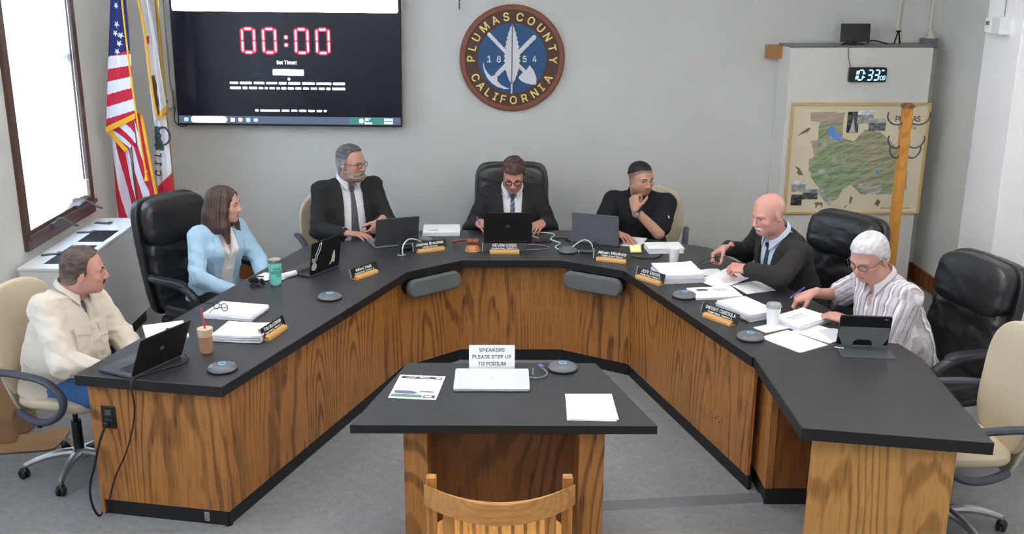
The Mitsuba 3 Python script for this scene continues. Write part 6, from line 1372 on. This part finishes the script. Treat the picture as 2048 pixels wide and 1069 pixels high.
obj('faint_print', [moved(box(a, 0.003, 0.0003, (b, c, 0.0016), 0), PF) for a, b, c in ((0.07, 0.02, 0.075), (0.03, 0.005, 0.045), (0.03, 0.06, 0.045), (0.04, 0.0, 0.02), (0.035, 0.062, 0.0), (0.03, 0.06, -0.03))], 'leaflet', k, smooth=False)
# paper sign
k = thing('paper_sign', "white paper sign reading SPEAKERS PLEASE STEP UP TO PODIUM behind the silver laptop", 'sign'); PS = tr(-0.003, 4.683, DT) @ rx(82)
obj('sheet', moved(box(0.224, 0.128, 0.0012, (0, 0.064, 0), 0), PS), 'paper', k, smooth=False)
mat('sign_ink', srgb(64, 60, 74), 0.8)
for s_, z, w_ in (('SPEAKERS', 0.094, 0.125), ('PLEASE STEP UP', 0.060, 0.19), ('TO PODIUM', 0.026, 0.135)): obj('text_line', moved(text(s_, 0.0175, 0.0006, True, True, w_), PS @ tr(0, z, 0.0008)), 'sign_ink', k, smooth=False)

# cups
k = thing('iced_coffee', 'clear plastic cup of iced coffee with a red straw beside the dark laptop', 'cup'); PC = tr(-1.467, 4.93, DT)
scene['clear_plastic'] = {'type': 'thindielectric', 'int_ior': 1.25}
obj('cup', moved(lathe([(0, 0.0005), (0.030, 0.0005), (0.032, 0.004), (0.040, 0.138), (0.042, 0.140), (0.042, 0.144), (0.0395, 0.144)], 32), PC), 'clear_plastic', k)
obj('coffee', moved(lathe([(0, 0.002), (0.029, 0.002), (0.031, 0.006), (0.0365, 0.092), (0, 0.092)], 32), PC), mat('coffee_milk', srgb(166, 122, 92), 0.35), k)
obj('ice_foam', moved(lathe([(0.0365, 0.092), (0.0385, 0.132), (0.02, 0.134), (0, 0.128)], 32), PC), mat('foam', srgb(206, 178, 152), 0.5), k)
obj('straw', moved(tube([(0.012, 0.0, 0.03), (-0.012, 0.006, 0.235)], 0.0042, 10), PC), mat('straw_red', srgb(190, 44, 52), 0.4), k)
k = thing('tumbler', 'teal steel tumbler with dark lettering on the left desk', 'tumbler'); PC = tr(-1.345, 6.085, DT)
obj('steel_body', moved(lathe([(0, 0.001), (0.032, 0.001), (0.034, 0.004), (0.0345, 0.016), (0.042, 0.158), (0.0425, 0.172), (0.040, 0.172)], 36), PC), 'chrome', k)
obj('teal_coat', moved(lathe([(0.0347, 0.016), (0.0352, 0.017), (0.0425, 0.150), (0.0420, 0.151)], 36), PC), mat('teal', srgb(112, 198, 186), 0.45), k)
obj('lid', moved(lathe([(0, 0.176), (0.030, 0.176), (0.038, 0.172), (0.040, 0.166), (0, 0.166)], 36), PC), mat('smoke_lid', srgb(150, 140, 138), 0.25), k)
def wrap(s_, h, z, r, a0):
    m = text(s_, h, 0.0008, True); v = np.asarray(m.vertices); a = math.radians(a0) + v[:, 0] / r; rr_ = r + v[:, 2]; m.vertices = np.c_[rr_ * np.cos(a), rr_ * np.sin(a), z + v[:, 1]]; return moved(m, PC)
obj('lettering', [wrap('ROUGH', 0.010, 0.112, 0.0408, -62), wrap('RIDER', 0.017, 0.086, 0.0395, -60), wrap("'25", 0.012, 0.066, 0.0385, -52)], mat('teal_ink', srgb(30, 84, 82), 0.6), k, smooth=False)
k = thing('paper_cup', 'plain white paper cup behind the thick paper stack', 'cup')
obj('cup', moved(lathe([(0, 0.001), (0.026, 0.001), (0.027, 0.003), (0.0375, 0.098), (0.0390, 0.100), (0.0390, 0.103), (0.0365, 0.101), (0.026, 0.008), (0, 0.008)], 32), tr(1.212, 6.60, DT)), 'paper', k)
k = thing('lidded_cup', 'white paper coffee cup with a grey lid on the right desk', 'cup'); PC = tr(1.545, 5.345, DT + 0.004)
obj('cup', moved(lathe([(0, 0.001), (0.030, 0.001), (0.031, 0.003), (0.040, 0.106), (0, 0.106)], 32), PC), 'paper', k)
obj('lid', moved(lathe([(0.0425, 0.103), (0.0430, 0.110), (0.040, 0.114), (0.038, 0.124), (0.034, 0.124), (0.032, 0.119), (0, 0.119)], 32), PC), mat('lid_grey', srgb(152, 154, 160), 0.4), k)

# gavel and its block
k = thing('gavel_block', 'round wooden gavel block with a pale base on the back desk', 'block')
obj('block', moved(lathe([(0, 0.004), (0.052, 0.004), (0.052, 0.014), (0.046, 0.022), (0.040, 0.034), (0.034, 0.040), (0, 0.040)], 32), tr(-0.138, 6.925, DT)), mat('block_oak', srgb(168, 110, 66), 0.3), k)
obj('pad', moved(lathe([(0, 0), (0.055, 0), (0.055, 0.005), (0, 0.005)], 32), tr(-0.138, 6.925, DT)), mat('pad_tan', srgb(214, 178, 130), 0.5), k)
k = thing('gavel', 'reddish wooden gavel resting across its round block', 'gavel')
GV = tr(-0.136, 6.93, DT + 0.0625) @ rz(-4)
obj('head', moved(lathe([(0, -0.043), (0.016, -0.043), (0.022, -0.036), (0.020, -0.026), (0.021, -0.022), (0.0225, -0.006), (0.019, -0.002), (0.019, 0.002), (0.0225, 0.006), (0.021, 0.022), (0.020, 0.026), (0.022, 0.036), (0.016, 0.043), (0, 0.043)], 28), GV @ ry(90) @ rz(0)), mat('gavel_wood', srgb(126, 66, 44), 0.25), k)
obj('handle', tube(spline([(-0.138, 6.945, DT + 0.060), (-0.19, 7.01, DT + 0.05), (-0.24, 7.06, DT + 0.034), (-0.285, 7.10, DT + 0.013)], 16), np.r_[np.linspace(0.008, 0.007, 6), np.linspace(0.007, 0.0105, 10)], 12), 'gavel_wood', k)

# small things
k = thing('phone', 'black phone lying right of the central laptop', 'phone')
obj('case', moved(prism(rrect(0.13, 0.072, 0.010), 0, 0.009, 0.002), tr(0.360, 7.155, DT) @ rz(6)), 'laptop_black', k); obj('glass', moved(prism(rrect(0.122, 0.064, 0.007), 0.009, 0.0096), tr(0.360, 7.155, DT) @ rz(6)), 'screen_glass', k, smooth=False)
solo('white_cable', tube(spline([(0.335, 7.22, DT + 0.012), (0.36, 7.40, DT + 0.008), (0.455, 7.36, DT + 0.005), (0.425, 7.20, DT + 0.005), (0.485, 7.10, DT + 0.005), (0.445, 6.985, DT + 0.005), (0.49, 6.925, DT + 0.006), (0.51, 6.915, DT + 0.02)], 70), 0.0045, 8), mat('cable_white', srgb(206, 220, 208), 0.5), 'white cable snaking from the phone to the unlit microphone pod', 'cable')
solo('white_cable', tube(spline([(0.555, 6.89, DT + 0.03), (0.60, 6.96, DT + 0.045), (0.655, 7.00, DT + 0.055), (0.69, 6.94, DT + 0.045), (0.70, 6.85, DT + 0.012)], 40), 0.0045, 8), 'cable_white', 'white cable arching from the unlit microphone pod to the black adapter', 'cable')
solo('grey_cable', tube(spline([(0.235, 7.02, DT + 0.004), (0.36, 7.04, DT + 0.004), (0.40, 6.98, DT + 0.004), (0.30, 6.93, DT + 0.004), (0.20, 6.92, DT + 0.004)], 40), 0.004, 8), 'mid_grey', 'thin grey cable curving behind the central name plate', 'cable')
k = thing('adapter', 'black cylindrical adapter lying before the grey laptop', 'adapter')
obj('barrel', tube([(0.60, 6.842, DT + 0.014), (0.605, 6.842, DT + 0.0145), (0.70, 6.83, DT + 0.0145), (0.705, 6.83, DT + 0.014)], [0.010, 0.0135, 0.0135, 0.010], 16), 'laptop_slate', k); obj('tip', tube([(0.592, 6.843, DT + 0.014), (0.602, 6.842, DT + 0.014)], 0.008, 12), 'chrome', k)
solo('cord_bundle', cat([tube(spline([(0.72, 6.80, DT + 0.006), (0.70, 6.86, DT + 0.04), (0.72, 6.92, DT + 0.06), (0.76, 6.88, DT + 0.02), (0.80, 6.80, DT + 0.035), (0.86, 6.78, DT + 0.025), (0.93, 6.76, DT + 0.008)], 50), 0.005, 7)]), 'matte_black', 'tangled black cord behind the name plate left of the sticky notes', 'cord')
solo('power_cable', tube(spline([(0.93, 6.765, DT + 0.006), (1.0, 6.70, DT + 0.006), (1.10, 6.70, DT + 0.006), (1.15, 6.76, DT + 0.006), (1.165, 6.80, DT + 0.006)], 40), 0.005, 7), 'matte_black', 'black cord curving from the sticky notes to the paper cup', 'cord')
k = thing('sticky_notes', 'yellow sticky note pad beside the white box', 'sticky notes'); mat('yellow', srgb(240, 238, 160), 0.8)
obj('pad', moved(box(0.076, 0.062, 0.012, (0, 0, 0), 0.001), tr(0.992, 6.86, DT + 0.026) @ rz(3) @ rx(32)), 'yellow', k)
k = thing('cable_grommet', 'steel desk grommet with a grey cable loop before the slate laptop', 'grommet'); PG = tr(-0.625, 6.80, DT)
obj('ring', moved(lathe([(0, 0.0), (0.03, 0.0), (0.032, 0.003), (0.028, 0.006), (0, 0.006)], 24), PG), 'brushed', k)
obj('grey_cable', tube(spline([(-0.617, 6.795, DT + 0.006), (-0.615, 6.81, DT + 0.06), (-0.58, 6.86, DT + 0.095), (-0.52, 6.91, DT + 0.075), (-0.46, 6.97, DT + 0.03), (-0.40, 7.05, DT + 0.006)], 40), 0.0055, 8), 'silver_case', k)
obj('black_cable', tube(spline([(-0.635, 6.80, DT + 0.006), (-0.645, 6.82, DT + 0.06), (-0.62, 6.87, DT + 0.10), (-0.585, 6.91, DT + 0.13)], 24), 0.006, 8), 'matte_black', k)
k = thing('charger_brick', 'black charger brick with a cord before the slate laptop', 'charger'); obj('brick', moved(rbox(0.13, 0.055, 0.03, 0.008, (0, 0, 0.016), 8), tr(-0.60, 6.94, DT) @ rz(15)), 'laptop_black', k)
obj('cord', tube(spline([(-0.54, 6.96, DT + 0.012), (-0.50, 7.0, DT + 0.008), (-0.44, 7.04, DT + 0.005), (-0.40, 7.09, DT + 0.005), (-0.43, 7.14, DT + 0.01)], 24), 0.004, 7), 'matte_black', k)
k = thing('computer_mouse', 'grey wedge-shaped mouse right of the slate laptop', 'mouse'); obj('shell', moved(bent(pillow(0.075, 0.115, 0.034, 2.6, 4, (0, 0, 0.017)), lambda v: np.c_[v[:, 0], v[:, 1], np.maximum(v[:, 2] * (0.75 - 2.5 * v[:, 1]), 0.001)]), tr(-0.485, 7.19, DT) @ rz(38)), 'mid_grey', k)
solo('black_pen', moved(tube([(-0.05, 0, 0.006), (0.045, 0, 0.006), (0.05, 0, 0.006)], [0.005, 0.005, 0.002], 10), tr(0.505, 7.235, DT) @ rz(-8)), 'matte_black', 'black pen lying left of the grey laptop', 'pen')
solo('black_marker', moved(tube([(-0.03, 0, 0.007), (0.03, 0, 0.007)], 0.0065, 10), tr(0.545, 7.165, DT) @ rz(-60)), 'matte_black', 'short black marker against the grey laptop', 'marker')
# reading glasses on the report
def spectacles(M, key, parent, bend=True):
    obj('lens_rim', [moved(tube(np.array([[s_ * 0.034 + 0.026 * math.cos(a), 0.020 * math.sin(a), 0] for a in np.linspace(0, 2 * np.pi, 25)[:-1]]), 0.0024, 6, closed=True), M) for s_ in (-1, 1)], key, parent)
    obj('bridge', moved(tube([(-0.009, 0.006, 0), (0, 0.009, 0), (0.009, 0.006, 0)], 0.0022, 6), M), key, parent)
    for s_ in (-1, 1): obj('temple', moved(tube(spline([(s_ * 0.060, 0.008, 0), (s_ * 0.066, 0.008, -0.02), (s_ * 0.066, 0.006, -0.10), (s_ * 0.064, -0.015, -0.135)], 12), 0.0021, 6), M), key, parent)
k = thing('reading_glasses', 'black reading glasses lying open on the thick white report', 'glasses'); spectacles(tr(-1.545, 5.525, DT + 0.052) @ rz(-35) @ rx(80) @ ry(180), 'glasses_black', k)
k = thing('folded_glasses', 'dark glasses held in the hands of the bald man', 'glasses'); spectacles(tr(1.435, 6.30, 0.875) @ rz(70) @ rx(70), 'glasses_black', k)
# sunglasses, crumpled strap by the tumbler
k = thing('sunglasses', 'black sunglasses lying left of the teal tumbler', 'sunglasses'); SG = tr(-1.455, 6.12, DT + 0.022) @ rz(-30)
for s_ in (-1, 1):
    obj('lens', moved(bent(pillow(0.060, 0.012, 0.040, 3, 3, (s_ * 0.034, 0, 0)), lambda v: v - np.c_[0 * v[:, 0], 6 * v[:, 0] ** 2, 0 * v[:, 0]]), SG), 'laptop_black', k)
    obj('temple', moved(tube(spline([(s_ * 0.066, -0.022, 0.008), (s_ * 0.068, 0.05, 0.004), (s_ * 0.066, 0.11, -0.012)], 10), 0.004, 6), SG), 'laptop_black', k)
solo('keychain', moved(cat([tube(spline([(0, 0, 0.006), (0.03, 0.02, 0.014), (0.06, 0.0, 0.007), (0.04, -0.025, 0.012), (0.01, -0.02, 0.006)], 24), 0.006, 7)]), tr(-1.50, 6.06, DT)), 'matte_black', 'black lanyard bunched beside the sunglasses', 'lanyard')
# pens in hands
k = thing('pen', 'blue pen in the right hand of the white-haired man', 'pen'); obj('barrel', tube([(1.80, 5.64, 0.900), (1.728, 5.632, 0.846)], 0.0045, 8), mat('pen_blue', srgb(60, 64, 150), 0.3), k); obj('tip', tube([(1.728, 5.632, 0.846), (1.716, 5.631, 0.838)], [0.0035, 0.001], 8), 'chrome', k)
k = thing('pen', 'purple pen in the hand of the man writing under the seal', 'pen'); obj('barrel', tube([(-0.118, 7.42, 0.895), (-0.075, 7.385, 0.80)], 0.0045, 8), mat('pen_purple', srgb(92, 84, 170), 0.3), k); obj('tip', tube([(-0.075, 7.385, 0.80), (-0.071, 7.382, 0.79)], [0.0035, 0.001], 8), 'chrome', k)
k = thing('binder_clip', 'black binder clip on the packet behind the dark laptop', 'clip'); obj('clamp', moved(box(0.022, 0.016, 0.012, (0, 0, 0.006), 0.002), tr(-1.755, 5.23, DT + 0.0125)), 'matte_black', k); obj('loop', tube(spline([(-1.757, 5.232, DT + 0.022), (-1.760, 5.236, DT + 0.05), (-1.752, 5.234, DT + 0.052), (-1.752, 5.23, DT + 0.022)], 12), 0.0015, 6), 'chrome', k)
# cords at the left end, and on the speakers' table
k = thing('laptop_charger_cord', 'thin black cord hanging from the dark laptop down the end panel', 'cord')
obj('cord', tube(spline([(-1.56, 4.87, DT + 0.012), (-1.53, 4.80, DT + 0.006), (-1.60, 4.70, DT + 0.006), (-1.70, 4.60, DT + 0.006), (-1.725, 4.552, DT - 0.002), (-1.725, 4.545, DT - 0.06), (-1.735, 4.575, 0.60), (-1.80, 4.58, 0.38), (-1.90, 4.62, 0.18), (-1.955, 4.64, 0.02), (-2.0, 4.72, 0.006)], 90), 0.0042, 7), mat('cord_dark', srgb(34, 22, 24), 0.5), k)
k = thing('power_plug', 'black plug and cord in the end panel outlet', 'plug')
obj('plug', moved(rbox(0.032, 0.04, 0.03, 0.008, (0, -0.03, -0.026), 8), tr(-1.885, 4.6365, 0.545) @ rz(-11)), 'matte_black', k)
obj('cord', tube(spline([(-1.893, 4.598, 0.515), (-1.91, 4.578, 0.47), (-1.965, 4.58, 0.30), (-2.01, 4.60, 0.12), (-1.99, 4.62, 0.012), (-1.99, 4.70, 0.008)], 50), 0.006, 8), 'matte_black', k)
k = thing('usb_cable', "short grey cable with a blue plug beside the speakers' table microphone", 'cable')
obj('cable', tube(spline([(0.178, 4.58, DT + 0.008), (0.225, 4.575, DT + 0.006), (0.255, 4.60, DT + 0.006), (0.262, 4.65, DT + 0.008), (0.245, 4.67, DT + 0.016)], 30), 0.0038, 8), 'mid_grey', k); obj('plug', moved(rbox(0.018, 0.035, 0.012, 0.004, (0, 0, 0), 8), tr(0.238, 4.69, DT + 0.020) @ rz(20)), mat('plug_blue', srgb(96, 92, 160), 0.4), k)
solo('grey_stylus', moved(tube([(0, -0.045, 0.005), (0, 0.045, 0.005)], 0.0045, 8), tr(0.197, 4.655, DT) @ rz(-3)), 'mid_grey', 'short grey adapter lead right of the silver laptop', 'lead')
